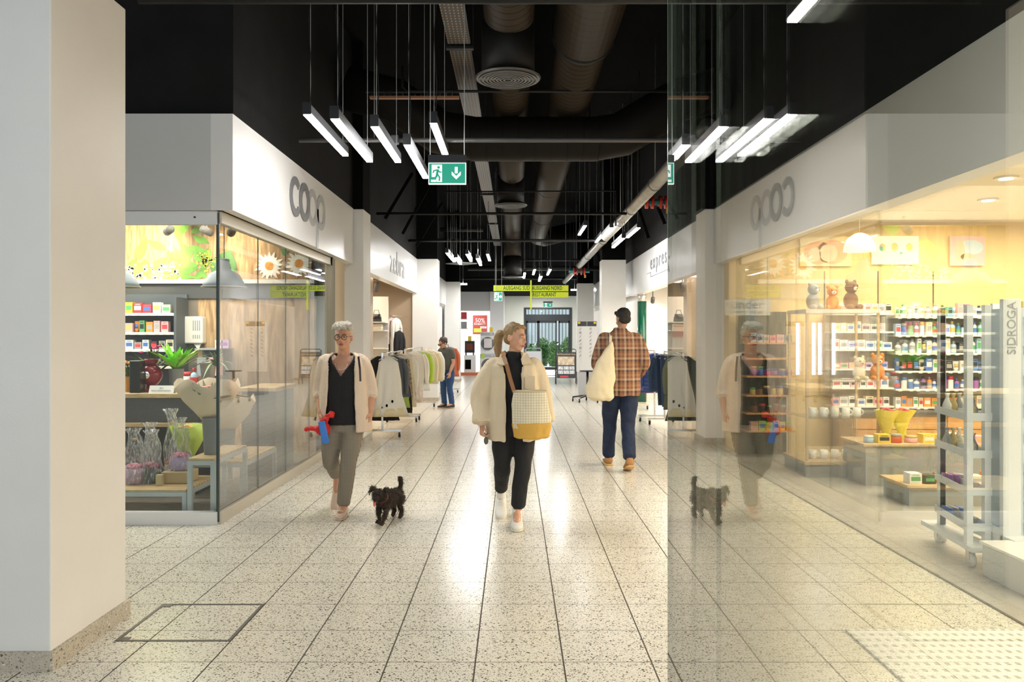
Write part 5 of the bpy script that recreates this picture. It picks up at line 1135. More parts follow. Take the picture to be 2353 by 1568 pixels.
# key display
kd = thing('key_display', 'tall white key display with two columns of tools on a grey cabinet', 'display', (at(1325, 0, 20.4).x, 20.4, 0)); kw = at(1372, 0, 20.4).x - kd.location.x
bevel(MB().box((.05, 0, 0), (kw - .05, .4, .58)).build('cabinet', C('kd_grey', .55, .56, .58), kd), .01); z1 = at(0, 738, 20.4).z; MB().box((0, -.02, .58), (kw, .1, z1)).build('board', M['white'], kd)
b = MB(); b.box((.02, -.025, z1 - .13), (kw / 2 - .005, -.02, z1 - .01)); b.box((kw / 2 + .005, -.025, z1 - .13), (kw - .02, -.02, z1 - .01)); b.build('header', C('kd_head', .05, .05, .06), kd)
b = MB(); b.box((.03, -.027, z1 - .07), (.09, -.025, z1 - .02)); b.box((kw - .09, -.027, z1 - .07), (kw - .03, -.025, z1 - .02)); b.build('yellow_mark', col('yellow'), kd)
for c_ in range(2):
    for r_ in range(8):
        x = .09 + c_ * kw / 2; z = z1 - .22 - r_ * .095; b = MB()
        if (r_ + c_) % 4 == 1:
            for s in range(3): b.bar((x - .02 + s * .02, -.026, z), (x - .02 + s * .02, -.026, z + .05), .007, .006)
        else: b.bar((x - .022, -.026, z), (x + .02, -.026, z + .045), .02, .008); b.bar((x - .03, -.026, z - .008), (x - .02, -.026, z), .008, .006)
        b.build('key_sample', C('key_dark', .16, .03, .05) if (r_ % 2) else M['midgrey'], kd)
# A boards
def aboard(px0, px1, pyt, pyb, d, label, dark=True, rz=0.):
    a = at((px0 + px1) / 2, pyb, d); w_ = (px1 - px0) * d / F; h = (pyb - pyt) * d / F; t = thing('pavement_sign', label, 'sign', (a.x, d, 0), rz); fr_ = C('board_black', .02, .02, .022) if dark else C('board_frame', .35, .36, .38)
    for s in (-1, 1):
        b = MB(); b.tube([(-w_ / 2, s * .22, 0), (-w_ / 2, s * .03, h - .04), (-w_ / 2 + .05, s * .02, h), (w_ / 2 - .05, s * .02, h), (w_ / 2, s * .03, h - .04), (w_ / 2, s * .22, 0)], .012, 8); b.build('frame_tube', fr_, t, True)
    th = math.atan2(.19, h); R_ = Matrix.Rotation(-th, 4, 'X'); b = MB(); b.T = Matrix.Translation((0, -.215, 0)) @ R_; b.box((-w_ / 2 + .015, -.008, h * .18), (w_ / 2 - .015, .008, h * .93)); b.build('panel', C('board_dark', .035, .035, .04) if dark else C('board_pale', .55, .56, .60), t)
    return t, w_, h, b.T
t, w_, h, T_ = aboard(1277, 1324, 802, 882, 25.0, 'black pavement sign with key service pictures', True)
b = MB(); b.T = T_; b.box((-w_ * .4, -.011, h * .55), (w_ * .4, -.009, h * .80)); b.build('picture', C('sepia', .62, .50, .36, var=.5, scale=8), t)
b = MB(); b.T = T_
for i in range(3):
    for j in range(2): b.box((-w_ * .4 + i * w_ * .275, -.011, h * (.30 + j * .12)), (-w_ * .4 + i * w_ * .275 + w_ * .25, -.009, h * (.40 + j * .12)))
b.build('small_picture', C('pics', .70, .72, .78, var=.4, scale=25), t); b = MB(); b.T = T_; b.box((-w_ * .3, -.011, h * .20), (w_ * .1, -.009, h * .25)); b.build('red_mark', col('red'), t)
o = text('Schlüsselservice', 'lettering', C('gold_ink', .65, .55, .30), t, T_ @ Vector((0, -.012, h * .87)), (PI / 2 - math.atan2(.19, h), 0, 0), .088, .001)
t, w_, h, T_ = aboard(1207, 1244, 800, 884, 24.6, 'pale pavement sign beside the walking woman', False, .25)
b = MB(); b.T = T_
for k in range(4): b.box((-w_ * .36, -.011, h * (.30 + k * .13)), (w_ * .2, -.009, h * (.34 + k * .13)))
b.build('printed_line', C('violet_print', .30, .22, .45), t)
# appliance shop
def at0(px, d): return at(px, 0, d).x
pt = thing('sale_poster', 'framed red half price poster above the washing machines', 'poster', at(1085.5, 774, 33.6)); w_, h = 35 * 33.6 / F, 50 * 33.6 / F
MB().box((0, -.03, 0), (w_, .0, h)).build('frame', M['alu_white'], pt); MB().box((.02, -.034, .10), (w_ - .02, -.03, h - .02)).build('print', C('poster_red', .42, .06, .05), pt)
text('50%', 'lettering', M['white'], pt, (w_ / 2, -.037, h * .74), (PI / 2, 0, 0), .24, .001); text('RABATT', 'lettering', M['white'], pt, (w_ / 2, -.037, h * .58), (PI / 2, 0, 0), .13, .001); text('24.90', 'lettering', M['black'], pt, (w_ * .72, -.040, h * .42), (PI / 2, 0, 0), .08, .001)
b = MB(); b.box((w_ * .52, -.038, h * .38), (w_ * .92, -.034, h * .47)); b.build('price_field', M['white'], pt); b = MB(); b.box((w_ * .10, -.037, h * .20), (w_ * .60, -.034, h * .38)); b.build('green_field', col('lime'), pt)
struct(MB().box((-2.25, 33.6, 0), (-.95, 33.7, 3.2)).build('wall_back', M['white']), 'white panel behind the half price poster')
def washer(px0, px1, d, z0, lab):
    x0, x1 = at0(px0, d), at0(px1, d); w_ = x1 - x0; t = thing('washing_machine', lab, 'washing machine', (x0, d, z0), 0, 'stacked washing machines'); bevel(MB().box((0, 0, 0), (w_, .55, .80)).build('body', M['white'], t), .012)
    MB().box((.02, -.006, .66), (w_ - .02, 0, .78)).build('control_panel', C('wm_grey', .45, .46, .48), t); o = MB().arc((w_ / 2, 0, .36), (1, 0, 0), (0, 0, 1), .16, .25, 0, 2 * PI, .03, 28).build('door', C('wm_ring', .12, .12, .13, rough=.3), t)
    MB().cyl((w_ / 2, -.012, .36), (w_ / 2, -.004, .36), .17, n=28).build('door_glass', C('wm_glass', .02, .02, .025, rough=.1), o); MB().cyl((w_ * .75, -.03, .72), (w_ * .75, -.006, .72), .03, n=14).build('dial', M['alu'], t); return t
washer(1103, 1140, 30.8, .0, 'lower white washing machine of the stack'); washer(1104, 1137, 30.85, .82, 'upper white washing machine of the stack with a leaflet')
tag(MB().box((0, 0, 0), (.30, .02, .35)).build('leaflet', C('leaflet', .78, .72, .74), None, False, (at0(1112, 30.7), 30.80, 1.02)), 'printed leaflet on the upper washing machine door', 'leaflet')
for px, py, lab, c in ((1125, 762, 'yellow price card on top of the washing machine stack', 'yellow'), (1077, 787, 'yellow price card on top of the black stove', 'yellow'), (1105, 815, 'green price card on the lower washing machine', 'lime')): p = at(px, py, 31.2 if c == 'yellow' else 30.7); tag(MB().box((0, 0, 0), (.13, .012, .18)).build('price_card', col(c), None, False, (p.x, {1125: 31.0, 1077: 30.7, 1105: 30.787}[px], 1.62 if px == 1125 else (1.28 if px == 1077 else .62))), lab, 'card', 'price cards')
st = thing('electric_stove', 'black electric fireplace stove on its carton', 'stove', (at0(1068, 30.6), 30.6, .74)); 
MB().box((.0, 0, .10), (.36, .28, .54)).build('body', M['black_metal'], st); MB().box((.06, -.006, .20), (.30, 0, .44)).build('fire_window', C('fire_glow', .12, .02, .01, rough=.2, emit=(.8, .12, .02), es=.02), st)
for x in (.02, .30): MB().box((x, .02, 0), (x + .04, .24, .10)).build('leg', M['black_metal'], st)
bx_ = thing('stove_carton', 'white carton with a stove picture under the black stove', 'box', (at0(1067, 30.6) - .01, 30.58, .10)); MB().box((0, 0, 0), (.42, .34, .64)).build('carton', M['paperw'], bx_); MB().box((.04, -.004, .12), (.26, 0, .48)).build('printed_stove', M['black'], bx_)
tag(MB().box((0, 0, 0), (.68, .5, .10)).build('orange_platform', C('orange_base', .60, .17, .07), None, False, (at0(1057, 30.5), 30.4, 0)), 'orange low platform under the stove carton', 'platform')
for k, (py, cc) in enumerate(((733, 'red'), (755, 'grey'))):
    s = thing('wall_shelf', ('upper', 'lower')[k] + ' small shelf with goods at the appliance shop edge', 'shelf', (at0(1057, 31.5), 31.4, at(0, py, 31.5).z)); MB().box((0, 0, -.03), (.30, .3, 0)).build('board', M['white'], s); MB().box((.04, .05, 0), (.26, .2, .26)).build('goods_box', col(cc), s)
# ================================================================ people and the dog
def baked(b, vox, it=3, amp=0., fx=9., fz=4., seed=0):
    "fuse the builder's shapes into one continuous skin, then lay soft folds on it"
    o = b.build('tmp', M['white']); remesh(o, vox, it); dg = bpy.context.evaluated_depsgraph_get(); dg.update()
    me = o.evaluated_get(dg).to_mesh(); r = MB(); r.v = [v.co.copy() for v in me.vertices]; ns = [v.normal.copy() for v in me.vertices]
    r.f = [tuple(p.vertices) for p in me.polygons]; r.m = [0] * len(r.f); r.n = ns
    o.evaluated_get(dg).to_mesh_clear(); md = o.data; bpy.data.objects.remove(o); bpy.data.meshes.remove(md)
    if amp:
        sv = Vector((seed * 3.7, seed * 1.3, 0))
        for i, p in enumerate(r.v): 
            q = Vector((p.x * fx, p.y * fx, p.z * fz)) + sv; p += ns[i] * (amp * (noise.noise(q) + .5 * noise.noise(q * 2.3)))
    return r
def shell(b, rings, th=.014, n=46):
    "an open-fronted garment body: rings (cx, cy, z, rx, ry, half opening at the front in radians)"
    vs = []; k = len(rings)
    for cx_, cy_, z, rx, ry, op in rings:
        for lay in (0, 1):
            for j in range(n + 1):
                a = op + (2 * PI - 2 * op) * j / n; f_ = 1 - lay * th / max(rx, .01); g = 1 - lay * th / max(ry, .01)
                vs.append((cx_ + rx * f_ * math.sin(a), cy_ - ry * g * math.cos(a), z))
    N_ = n + 1; S = 2 * N_; fs = []
    for i in range(k - 1):
        for j in range(n):
            a = i * S + j; fs += [(a, a + 1, a + S + 1, a + S), (a + N_, a + N_ + S, a + N_ + S + 1, a + N_ + 1)]
        for j in (0, n): a = i * S + j; fs.append((a, a + S, a + S + N_, a + N_) if j == 0 else (a, a + N_, a + S + N_, a + S))
    for i in (0, k - 1):
        for j in range(n): a = i * S + j; fs.append((a, a + N_, a + N_ + 1, a + 1) if i == 0 else (a, a + 1, a + N_ + 1, a + N_))
    return b.add(vs, fs)
def headT(c, yaw, pitch=0., s=.93, roll=0.): return Matrix.Translation(c) @ Matrix.Rotation(yaw, 4, 'Z') @ Matrix.Rotation(roll, 4, 'Y') @ Matrix.Rotation(pitch, 4, 'X') @ Matrix.Scale(s, 4)
def head(b, T):
    b.T = T
    b.ell((0, .014, .035), (.073, .092, .084), 20, 14); b.ell((0, -.018, -.025), (.061, .072, .082), 20, 14); b.ell((0, -.042, -.086), (.036, .036, .030), 14, 9)
    b.ell((0, -.074, .024), (.050, .018, .012), 12, 7); b.limb([(0, -.083, .012), (0, -.098, -.012), (0, -.106, -.030)], [.007, .010, .013], 10, 4); b.ell((.012, -.092, -.034), (.009, .010, .008), 8, 6); b.ell((-.012, -.092, -.034), (.009, .010, .008), 8, 6)
    b.ell((0, -.082, -.062), (.026, .012, .012), 12, 7); b.ell((.036, -.062, -.028), (.022, .02, .022), 10, 7); b.ell((-.036, -.062, -.028), (.022, .02, .022), 10, 7)
    for s in (-1, 1): b.ell((s * .076, .012, -.012), (.010, .020, .032), 10, 8)
    b.T = None
def face(root, T, skinlip, iris=(.06, .04, .03)):
    for s in (-1, 1):
        b = MB(); b.T = T; b.ell((s * .030, -.079, .004), (.0135, .010, .0085), 12, 8); e = b.build('eye', C('eye_white', .50, .47, .44, rough=.2), root, True)
        b = MB(); b.T = T; b.ell((s * .030, -.0865, .004), (.006, .004, .006), 10, 6); b.build('iris', C('iris', *iris, rough=.1), e, True)
        b = MB(); b.T = T; b.limb([(s * .014, -.091, .024), (s * .032, -.090, .030), (s * .050, -.078, .026)], [.003, .0035, .002], 6, 3); b.build('eyebrow', C('brow', .16, .11, .07), root, True)
    b = MB(); b.T = T; b.limb([(-.022, -.087, -.061), (-.008, -.0955, -.058), (.008, -.0955, -.058), (.022, -.087, -.061)], [.003, .0055, .0055, .003], 8, 4); b.limb([(-.018, -.088, -.067), (0, -.095, -.070), (.018, -.088, -.067)], [.003, .006, .003], 8, 4); b.build('lips', skinlip, root, True)
def fingers(b, w_, d, nrm, side, curl=(.5, .6, .5), s=1., spread=.06):
    "palm is inside the body skin; d = pointing direction, nrm = where the palm faces, side = thumb side"
    d = Vector(d).normalized(); nrm = Vector(nrm); nrm = (nrm - d * nrm.dot(d)).normalized(); sd = Vector(side); sd = (sd - d * sd.dot(d) - nrm * sd.dot(nrm)).normalized(); w_ = Vector(w_)
    for k, (off, L_) in enumerate(((.030, .070), (.010, .078), (-.010, .073), (-.029, .058))):
        p = w_ + d * (.080 * s) + sd * (off * s); dd = (d + sd * (spread * (1.5 - k))).normalized(); pts = [p - d * .02 * s, p]; a = 0
        for j, fr in enumerate((.45, .30, .25)): a += curl[j] * (1 + .12 * k); pts.append(pts[-1] + (dd * math.cos(a) + nrm * math.sin(a)) * (L_ * fr * s))
        b.limb(pts, [.0085 * s, .0088 * s, .0080 * s, .0074 * s, .0058 * s], 10, 3)
    p = w_ + d * (.022 * s) + sd * (.028 * s); t = (d * .62 + sd * .70 + nrm * .25).normalized(); t2 = (d * .85 + sd * .25 + nrm * .45).normalized()
    b.limb([p - sd * .02 * s, p, p + t * .034 * s, p + t * .034 * s + t2 * .028 * s], [.012 * s, .0115 * s, .010 * s, .0072 * s], 10, 4)
def palm(b, w_, d, nrm, side, s=1.):
    d = Vector(d).normalized(); nrm = Vector(nrm); nrm = (nrm - d * nrm.dot(d)).normalized(); sd = Vector(side); sd = (sd - d * sd.dot(d) - nrm * sd.dot(nrm)).normalized(); w_ = Vector(w_)
    R_ = [(w_ + d * (t * s), sd * (u * s), nrm * (v * s)) for t, u, v in ((-.03, .023, .020), (0, .025, .018), (.03, .036, .018), (.06, .041, .016), (.084, .040, .012), (.092, .034, .007))]
    b.loft(R_, 18); b.ell(w_ + d * .03 * s + sd * .022 * s + nrm * .008 * s, .017 * s, 10, 7)
def body(root, J, skin, T, hands):
    b = MB(); zN = J['neck'][2]; cx, cy = J['chest'][:2]; sw = J['sw']
    px_, py_, pz = J['pelvis']
    b.loft([(px_, py_, pz - .10, .10, .08), (px_, py_, pz - .03, .155, .10), (px_, py_, pz + .05, .150, .10), ((px_ + cx) / 2, cy, pz + .18, .118, .088), (cx, cy, zN - .24, .138, .100), (cx, cy, zN - .12, .142, .098), (cx, cy + .01, zN - .05, .115, .075), (cx, cy + .015, zN - .01, .06, .055), J['neck'] + (.05, .05), (J['head'][0], J['head'][1] + .02, J['head'][2] - .05, .046, .048)], 24)
    for s, sh, el, wr in ((-1, *J['armR']), (1, *J['armL'])):
        sh = (sh[0] * .94, sh[1], sh[2] - .022); b.limb([(sh[0] * .6, sh[1], sh[2] - .005), sh, tuple((Vector(sh) + Vector(el)) / 2), el, tuple(Vector(el).lerp(Vector(wr), .4)), wr], [.05, .052, .044, .036, .036, .024], 14, 5)
    for hp, kn, an, toe in (J['legR'], J['legL']):
        b.limb([hp, tuple((Vector(hp) + Vector(kn)) / 2), kn, tuple(Vector(kn).lerp(Vector(an), .35)), an], [.083, .074, .052, .050, .033], 14, 5); b.limb([an, tuple(Vector(an).lerp(Vector(toe), .55)), toe], [.034, .032, .024], 12, 3)
    head(b, T)
    for h_ in hands: palm(b, *h_[:4], h_[5])
    r = baked(b, .0075, 2)
    for h_ in hands: fingers(r, *h_[:4], h_[4], h_[5])
    return r.build('body', skin, root, True)
def leg_cloth(b, L_, r, hemz=None, hip=True):
    hp, kn, an, toe = L_; hp, kn, an = Vector(hp), Vector(kn), Vector(an); e = kn.lerp(an, hemz)
    b.limb([hp + Vector((0, 0, .02)), (hp + kn) / 2, kn, kn.lerp(e, .5), e], r, 18, 6)
def shoe(root, heel, d, L_, w_, h, m, sole, name='shoe', high=0., extra=None, tilt=0.):
    d = Vector(d).normalized(); s = d.cross(Vector((0, 0, 1))).normalized(); up = s.cross(d); heel = Vector(heel)
    prof = ((0, .55, .62), (.06, .85, .95), (.25, .92, 1.0), (.45, .86, .80), (.62, 1.0, .58), (.82, 1.0, .46), (.95, .72, .36), (1.0, .35, .26)); b = MB()
    b.loft([(heel + d * (t * L_) + up * (.014 + h * v / 2), s * (w_ / 2 * u), up * (h * v / 2)) for t, u, v in prof], 20)
    if high: b.limb([heel + d * .055 + up * .05, heel + d * .05 + up * (.05 + high)], [.042, .038], 16, 3)
    o = b.build(name, m, root, True); b = MB()
    b.loft([(heel + d * (t * L_ * 1.01 - .002) + up * .010, s * (w_ / 2 * min(1.05, u * 1.08)), up * .010) for t, u, v in prof], 18); b.build('sole', sole, o, True)
    if extra: b = MB(); [b.limb([heel + d * (L_ * t) + up * (.016 + h * hh) - s * w_ * .25, heel + d * (L_ * t) + up * (.024 + h * hh), heel + d * (L_ * t) + up * (.016 + h * hh) + s * w_ * .25], [.003] * 3, 6, 3) for t, hh in extra]; b.build('laces', M['paperw'], o, True)
    return o
def strap(pts, w_, m, root, name='strap'):
    b = MB(); 
    for i in range(len(pts) - 1): b.bar(pts[i], Vector(pts[i + 1]) + (Vector(pts[i + 1]) - Vector(pts[i])) * .03, w_, .006, (0, 1, 0))
    return b.build(name, m, root)
def skinm(n, c): return C(n, *c, rough=.5, var=.08, scale=25)

# ---------------- woman in the cream cardigan
W1 = thing('person', 'woman in a cream cardigan, black top and patterned trousers walking with a small red bundle', 'person', (-1.405, 6.72, 0))
J = dict(neck=(0, .01, 1.325), chest=(0, .01), sw=.17, pelvis=(0, 0, .80), head=(0, -.005, 1.472),
         armR=((-.160, .01, 1.285), (-.205, .05, 1.02), (-.170, -.09, .850)), armL=((.160, .01, 1.285), (.215, .05, 1.03), (.225, -.02, .855)),
         legR=((-.085, 0, .78), (-.115, .03, .46), (-.125, .34, .27), (-.125, .30, .12)), legL=((.08, 0, .78), (.050, -.045, .45), (.0, -.02, .085), (.0, -.14, .025)))
sk1 = skinm('skin_tan', (.56, .29, .18)); T = headT(J['head'], -.05, .05, .90)
hR = (J['armR'][2], (.15, -.25, -1), (.9, .2, .1), (-.1, -1, .1), (.85, .9, .7), .92); hL = (J['armL'][2], (-.05, -.15, -1), (-1, .1, .1), (0, -1, .1), (.5, .6, .5), .92)
body(W1, J, sk1, T, (hR, hL)); face(W1, T, C('lip_rose', .42, .12, .11))
b = MB(); leg_cloth(b, J['legL'], [.100, .088, .068, .062, .056], .94); leg_cloth(b, J['legR'], [.100, .088, .070, .064, .056], .84); b.loft([(0, 0, .70, .12, .10), (0, 0, .76, .165, .115), (0, 0, .84, .160, .112), (0, 0, .90, .145, .105)], 24)
twe = bands('tweed_check', 2, [(.07, .058, .045), (.40, .35, .27)], .011, second=(0, [(.08, .07, .055), (.38, .33, .26)], .009))
baked(b, .009, 3, .006, 14, 6, 1).build('trousers', twe, W1, True)
b = MB(); shell(b, [(0, .0, .755, .178, .135, 0.02), (0, .0, .80, .176, .135, 0.02), (0, .0, .95, .160, .125, 0.02), (0, .0, 1.08, .160, .128, 0.02), (0, .005, 1.16, .158, .125, 0.02), (0, .01, 1.20, .156, .121, .22), (0, .01, 1.26, .150, .112, .55), (0, .015, 1.31, .13, .09, .85), (0, .02, 1.335, .095, .07, 1.05)], .016)
baked(b, .008, 2, .004, 9, 4, 2).build('top', C('black_knit', .008, .008, .009, rough=.85, bump=.3, bscale=80), W1, True)
b = MB(); shell(b, [(0, .0, .70, .235, .165, .62), (0, .0, .78, .232, .165, .60), (0, .0, .92, .208, .155, .60), (0, .005, 1.08, .196, .150, .62), (0, .005, 1.20, .190, .146, .64), (0, .01, 1.27, .178, .130, .70), (0, .01, 1.315, .145, .105, .85), (0, .02, 1.345, .10, .080, 1.0)], .018)
for a, s in (('armR', -1), ('armL', 1)):
    sh, el, wr = [Vector(p) for p in J[a]]; b.limb([sh + Vector((-s * .08, 0, .0)), sh + Vector((-s * .010, 0, -.012)), (sh + el) / 2, el, el.lerp(wr, .22)], [.045, .058, .062, .060, .054], 18, 6)
    for t in (.10, .19, .27): c_ = el.lerp(wr, t); u_, v_ = frame_of(wr - el); b.loft([(c_ - (wr - el) * .03, u_ * .054, v_ * .054), (c_, u_ * .062, v_ * .062), (c_ + (wr - el) * .03, u_ * .054, v_ * .054)], 18)
crd = C('cardigan_cream', .74, .60, .47, rough=.95, bump=.6, bscale=110)
baked(b, .008, 3, .009, 13, 3, 3).build('cardigan', crd, W1, True)
b = MB(); b.T = T
b.ell((0, .030, .048), (.082, .094, .086), 20, 14); b.ell((0, .055, -.01), (.072, .062, .07), 16, 10)
for k in range(9): a = -.95 + k * .24; b.limb([(.05 * a, .0, .125), (.075 * a + .01, -.07, .105), (.082 * a, -.092, .07 + .008 * math.sin(k * 2))], [.02, .018, .007], 8, 3)
b.T = None; baked(b, .006, 1, .010, 55, 30, 4).build('hair', C('hair_silver', .52, .47, .38, rough=.6, bump=.8, bscale=150), W1, True)
b = MB(); b.T = T
for s in (-1, 1): b.arc((s * .032, -.100, .001), (1, 0, 0), (0, 0, 1), .021, .0255, 0, 2 * PI, .004, 22); b.bar((s * .056, -.100, .008), (s * .080, .01, .006), .004)
b.bar((-.010, -.102, .004), (.010, -.102, .004), .004); b.build('eyeglasses', C('frames_dark', .03, .015, .012, rough=.3), W1)
MB().tube([(.05 * math.cos(a), -.085 - .012 * math.sin(-a), 1.245 + .05 * math.sin(a) + .01) for a in [PI + PI * k / 12 for k in range(13)]], .002, 6).build('necklace', M['chrome'], W1, True)
strap([(.148, -.135, 1.315), (.165, -.165, 1.22), (.172, -.178, 1.12)], .016, C('frames_dark', 0, 0, 0), W1)
bg = C('loafer_beige', .66, .50, .40, rough=.5); sl = C('loafer_sole', .55, .42, .28)
shoe(W1, (.0, .045, .0), (0, -1, 0), .235, .085, .075, bg, sl, 'loafer', 0, None); shoe(W1, (-.125, .395, .155), (0, -.60, -.80), .225, .085, .075, bg, sl, 'loafer')
MB().limb([(-.02, -.125, .062), (0, -.130, .070), (.02, -.125, .062)], [.006, .008, .006], 8, 3).build('bow', bg, W1, True)
w_ = Vector(J['armR'][2]) + Vector((.03, -.05, -.10)); rb = thing('fabric_bundle', 'crumpled red cloth pouch held by the woman in the cardigan', 'pouch', W1.location + w_)
b = MB().ell((.015, -.03, -.02), (.055, .03, .06), 14, 9).limb([(.0, -.02, .02), (.05, -.03, .09), (.085, -.02, .10)], [.03, .022, .028], 10, 3).limb([(-.02, -.03, -.02), (-.09, -.03, -.01), (-.13, -.03, -.02)], [.03, .018, .016], 10, 3); baked(b, .006, 1, .010, 40, 40, 1).build('cloth', C('red_pouch', .62, .02, .015, rough=.7), rb, True)
o = bevel(MB().box((-.028, -.075, -.13), (.028, -.060, .05)).build('phone', C('phone_blue', .03, .18, .62, rough=.3), None, False, W1.location + w_ + Vector((.01, 0, 0))), .008, 3); tag(o, 'bright blue phone case held over the red pouch', 'phone'); o.rotation_euler = (0, -.2, .1)

# ---------------- woman in the beige overshirt
W2 = thing('person', 'woman with a ponytail in a beige overshirt and black clothes striding, head turned aside', 'person', (-.005, 6.46, 0))
J = dict(neck=(0, .0, 1.300), chest=(0, .0), sw=.17, pelvis=(.01, 0, .80), head=(.015, -.02, 1.468),
         armR=((-.170, .0, 1.255), (-.265, .03, 1.00), (-.250, -.05, .79)), armL=((.170, .0, 1.255), (.235, .06, 1.00), (.245, .0, .80)),
         legR=((-.080, 0, .78), (-.090, -.02, .46), (-.105, .30, .175), (-.105, .215, .05)), legL=((.085, 0, .78), (.070, -.09, .46), (.025, -.10, .10), (.025, -.24, .03)))
sk2 = skinm('skin_fair', (.62, .34, .22)); T = headT(J['head'], .95, .10, .92, .04)
hR = (J['armR'][2], (-.02, -.25, -1), (.9, .3, .1), (.1, -1, .1), (.8, .9, .7), .95); hL = (J['armL'][2], (.0, -.2, -1), (-1, .1, .1), (0, -1, .1), (.45, .5, .4), .95)
body(W2, J, sk2, T, (hR, hL)); face(W2, T, C('lip_pink', .50, .17, .14))
b = MB(); leg_cloth(b, J['legL'], [.098, .088, .068, .060, .056], .84); leg_cloth(b, J['legR'], [.098, .088, .068, .060, .054], .80); b.loft([(.01, 0, .70, .12, .10), (.01, 0, .76, .162, .115), (.01, 0, .86, .155, .110), (.01, 0, .93, .140, .10)], 24)
baked(b, .009, 3, .007, 12, 6, 5).build('trousers', C('black_trousers', .010, .010, .011, rough=.85, bump=.2, bscale=60), W2, True)
b = MB(); b.loft([(0, 0, .84, .150, .112), (0, 0, 1.0, .135, .105), (0, 0, 1.14, .150, .112), (0, 0, 1.23, .150, .105), (0, .01, 1.29, .10, .075), (0, .005, 1.325, .062, .062), (.004, .0, 1.36, .054, .056)], 26)
baked(b, .008, 2, .003, 9, 4, 6).build('top', C('black_knit', 0, 0, 0), W2, True)
b = MB(); shell(b, [(0, .0, .665, .218, .17, .34), (0, .0, .80, .218, .17, .32), (0, .0, .95, .206, .165, .32), (0, .0, 1.08, .200, .158, .32), (0, .0, 1.18, .198, .152, .33), (0, .0, 1.245, .195, .132, .42), (0, .005, 1.285, .155, .105, .6), (0, .01, 1.32, .095, .085, .8), (0, .012, 1.355, .082, .080, .85)], .018)
for a, s in (('armR', -1), ('armL', 1)):
    sh, el, wr = [Vector(p) for p in J[a]]; b.limb([sh + Vector((-s * .08, 0, .0)), sh + Vector((-s * .010, 0, -.012)), (sh + el) / 2, el, el.lerp(wr, .5), el.lerp(wr, .86)], [.050, .066, .078, .078, .074, .066], 20, 6)
    c_ = el.lerp(wr, .80); u_, v_ = frame_of(wr - el); dv = (wr - el).normalized(); b.loft([(c_ - dv * .04, u_ * .070, v_ * .066), (c_ - dv * .03, u_ * .080, v_ * .074), (c_ + dv * .03, u_ * .084, v_ * .078), (c_ + dv * .04, u_ * .070, v_ * .066)], 18)
ovm = C('overshirt_beige', .72, .60, .42, rough=.9, bump=.35, bscale=90)
ov = baked(b, .009, 3, .012, 10, 3, 7).build('overshirt', ovm, W2, True)
b = MB()
for s in (-1, 1): b.add([(s * .075, -.075, 1.345), (s * .105, -.05, 1.34), (s * .135, -.105, 1.265), (s * .065, -.14, 1.255), (s * .055, -.11, 1.30)], [(0, 1, 2, 3, 4)])
o = b.build('collar', ovm, ov); s_ = o.modifiers.new('t', 'SOLIDIFY'); s_.thickness = .012
o = bevel(MB().box((.085, -.163, 1.07), (.165, -.150, 1.17)).build('pocket', ovm, ov), .004); o.rotation_euler = (0, 0, 0)
hb_ = C('hair_blond', .30, .19, .08, rough=.5, bump=.8, bscale=120)
b = MB(); b.T = T; b.ell((0, .028, .045), (.081, .094, .084), 20, 14); b.ell((0, .055, -.01), (.070, .058, .06), 16, 10); b.limb([(-.05, -.045, .088), (0, -.058, .100), (.05, -.045, .088)], [.016, .018, .016], 10, 3); b.ell((0, .115, .03), (.028, .03, .028), 12, 8)
b.limb([(0, .115, .03), (-.01, .17, .01), (.0, .185, -.06), (.0, .165, -.15), (.0, .14, -.21)], [.026, .036, .040, .030, .010], 14, 5); b.T = None
baked(b, .006, 1, .008, 45, 14, 8).build('hair', hb_, W2, True)
b = MB(); b.T = T; b.arc((.080, .012, -.062), (0, 1, 0), (0, 0, 1), .018, .021, 0, 2 * PI, .003, 20); b.build('earring', M['chrome'], W2)
b = MB(); w_ = Vector(J['armR'][2])
for k in range(3): u_, v_ = frame_of((.02, -.2, -1)); c_ = w_ + Vector((0, 0, .018 - .014 * k)); b.tube([c_ + u_ * (.033 * math.cos(a)) + v_ * (.031 * math.sin(a)) for a in [2 * PI * j / 16 for j in range(17)]], .004, 6)
b.build('bracelet', C('pale_beads', .80, .66, .55), W2, True)
snk = C('sneaker_white', .80, .78, .72, rough=.6); snl = C('sneaker_sole', .72, .66, .52)
shoe(W2, (.025, -.045, .0), (0, -1, 0), .265, .095, .085, snk, snl, 'sneaker', .075, ((.42, .82), (.50, .74), (.58, .66))); shoe(W2, (-.105, .365, .105), (0, -.80, -.42), .255, .095, .085, snk, snl, 'sneaker', .075, ((.42, .82), (.50, .74), (.58, .66)))
# shoulder bag
bgx = thing('shoulder_bag', 'pale checked bucket bag with mustard base and brown strap on the striding woman', 'bag', W2.location + Vector((.135, -.255, .70)))
chk = bands('bag_check', 2, [(.78, .72, .56), (.60, .53, .36)], .020, second=(0, [(.80, .74, .58), (.58, .51, .34)], .020))
b = MB().loft([(0, 0, .08, .145, .07), (.0, 0, .16, .150, .072), (-.01, 0, .26, .140, .066), (-.012, 0, .355, .125, .055), (-.012, 0, .365, .118, .048)], 30); baked(b, .008, 2, .006, 12, 8, 9).build('body', chk, bgx, True)
b = MB().loft([(.0, 0, .0, .110, .050), (.0, 0, .012, .138, .068), (0, 0, .10, .152, .076), (0, 0, .125, .150, .074)], 30); baked(b, .008, 2, .006, 12, 8, 10).build('base', C('mustard', .62, .36, .06, rough=.6), bgx, True)
b = MB().tube([(-.012 + .127 * math.cos(a), .058 * math.sin(a), .362) for a in [2 * PI * k / 24 for k in range(25)]], .006, 8); b.build('rim', C('bag_trim', .55, .47, .30), bgx, True)
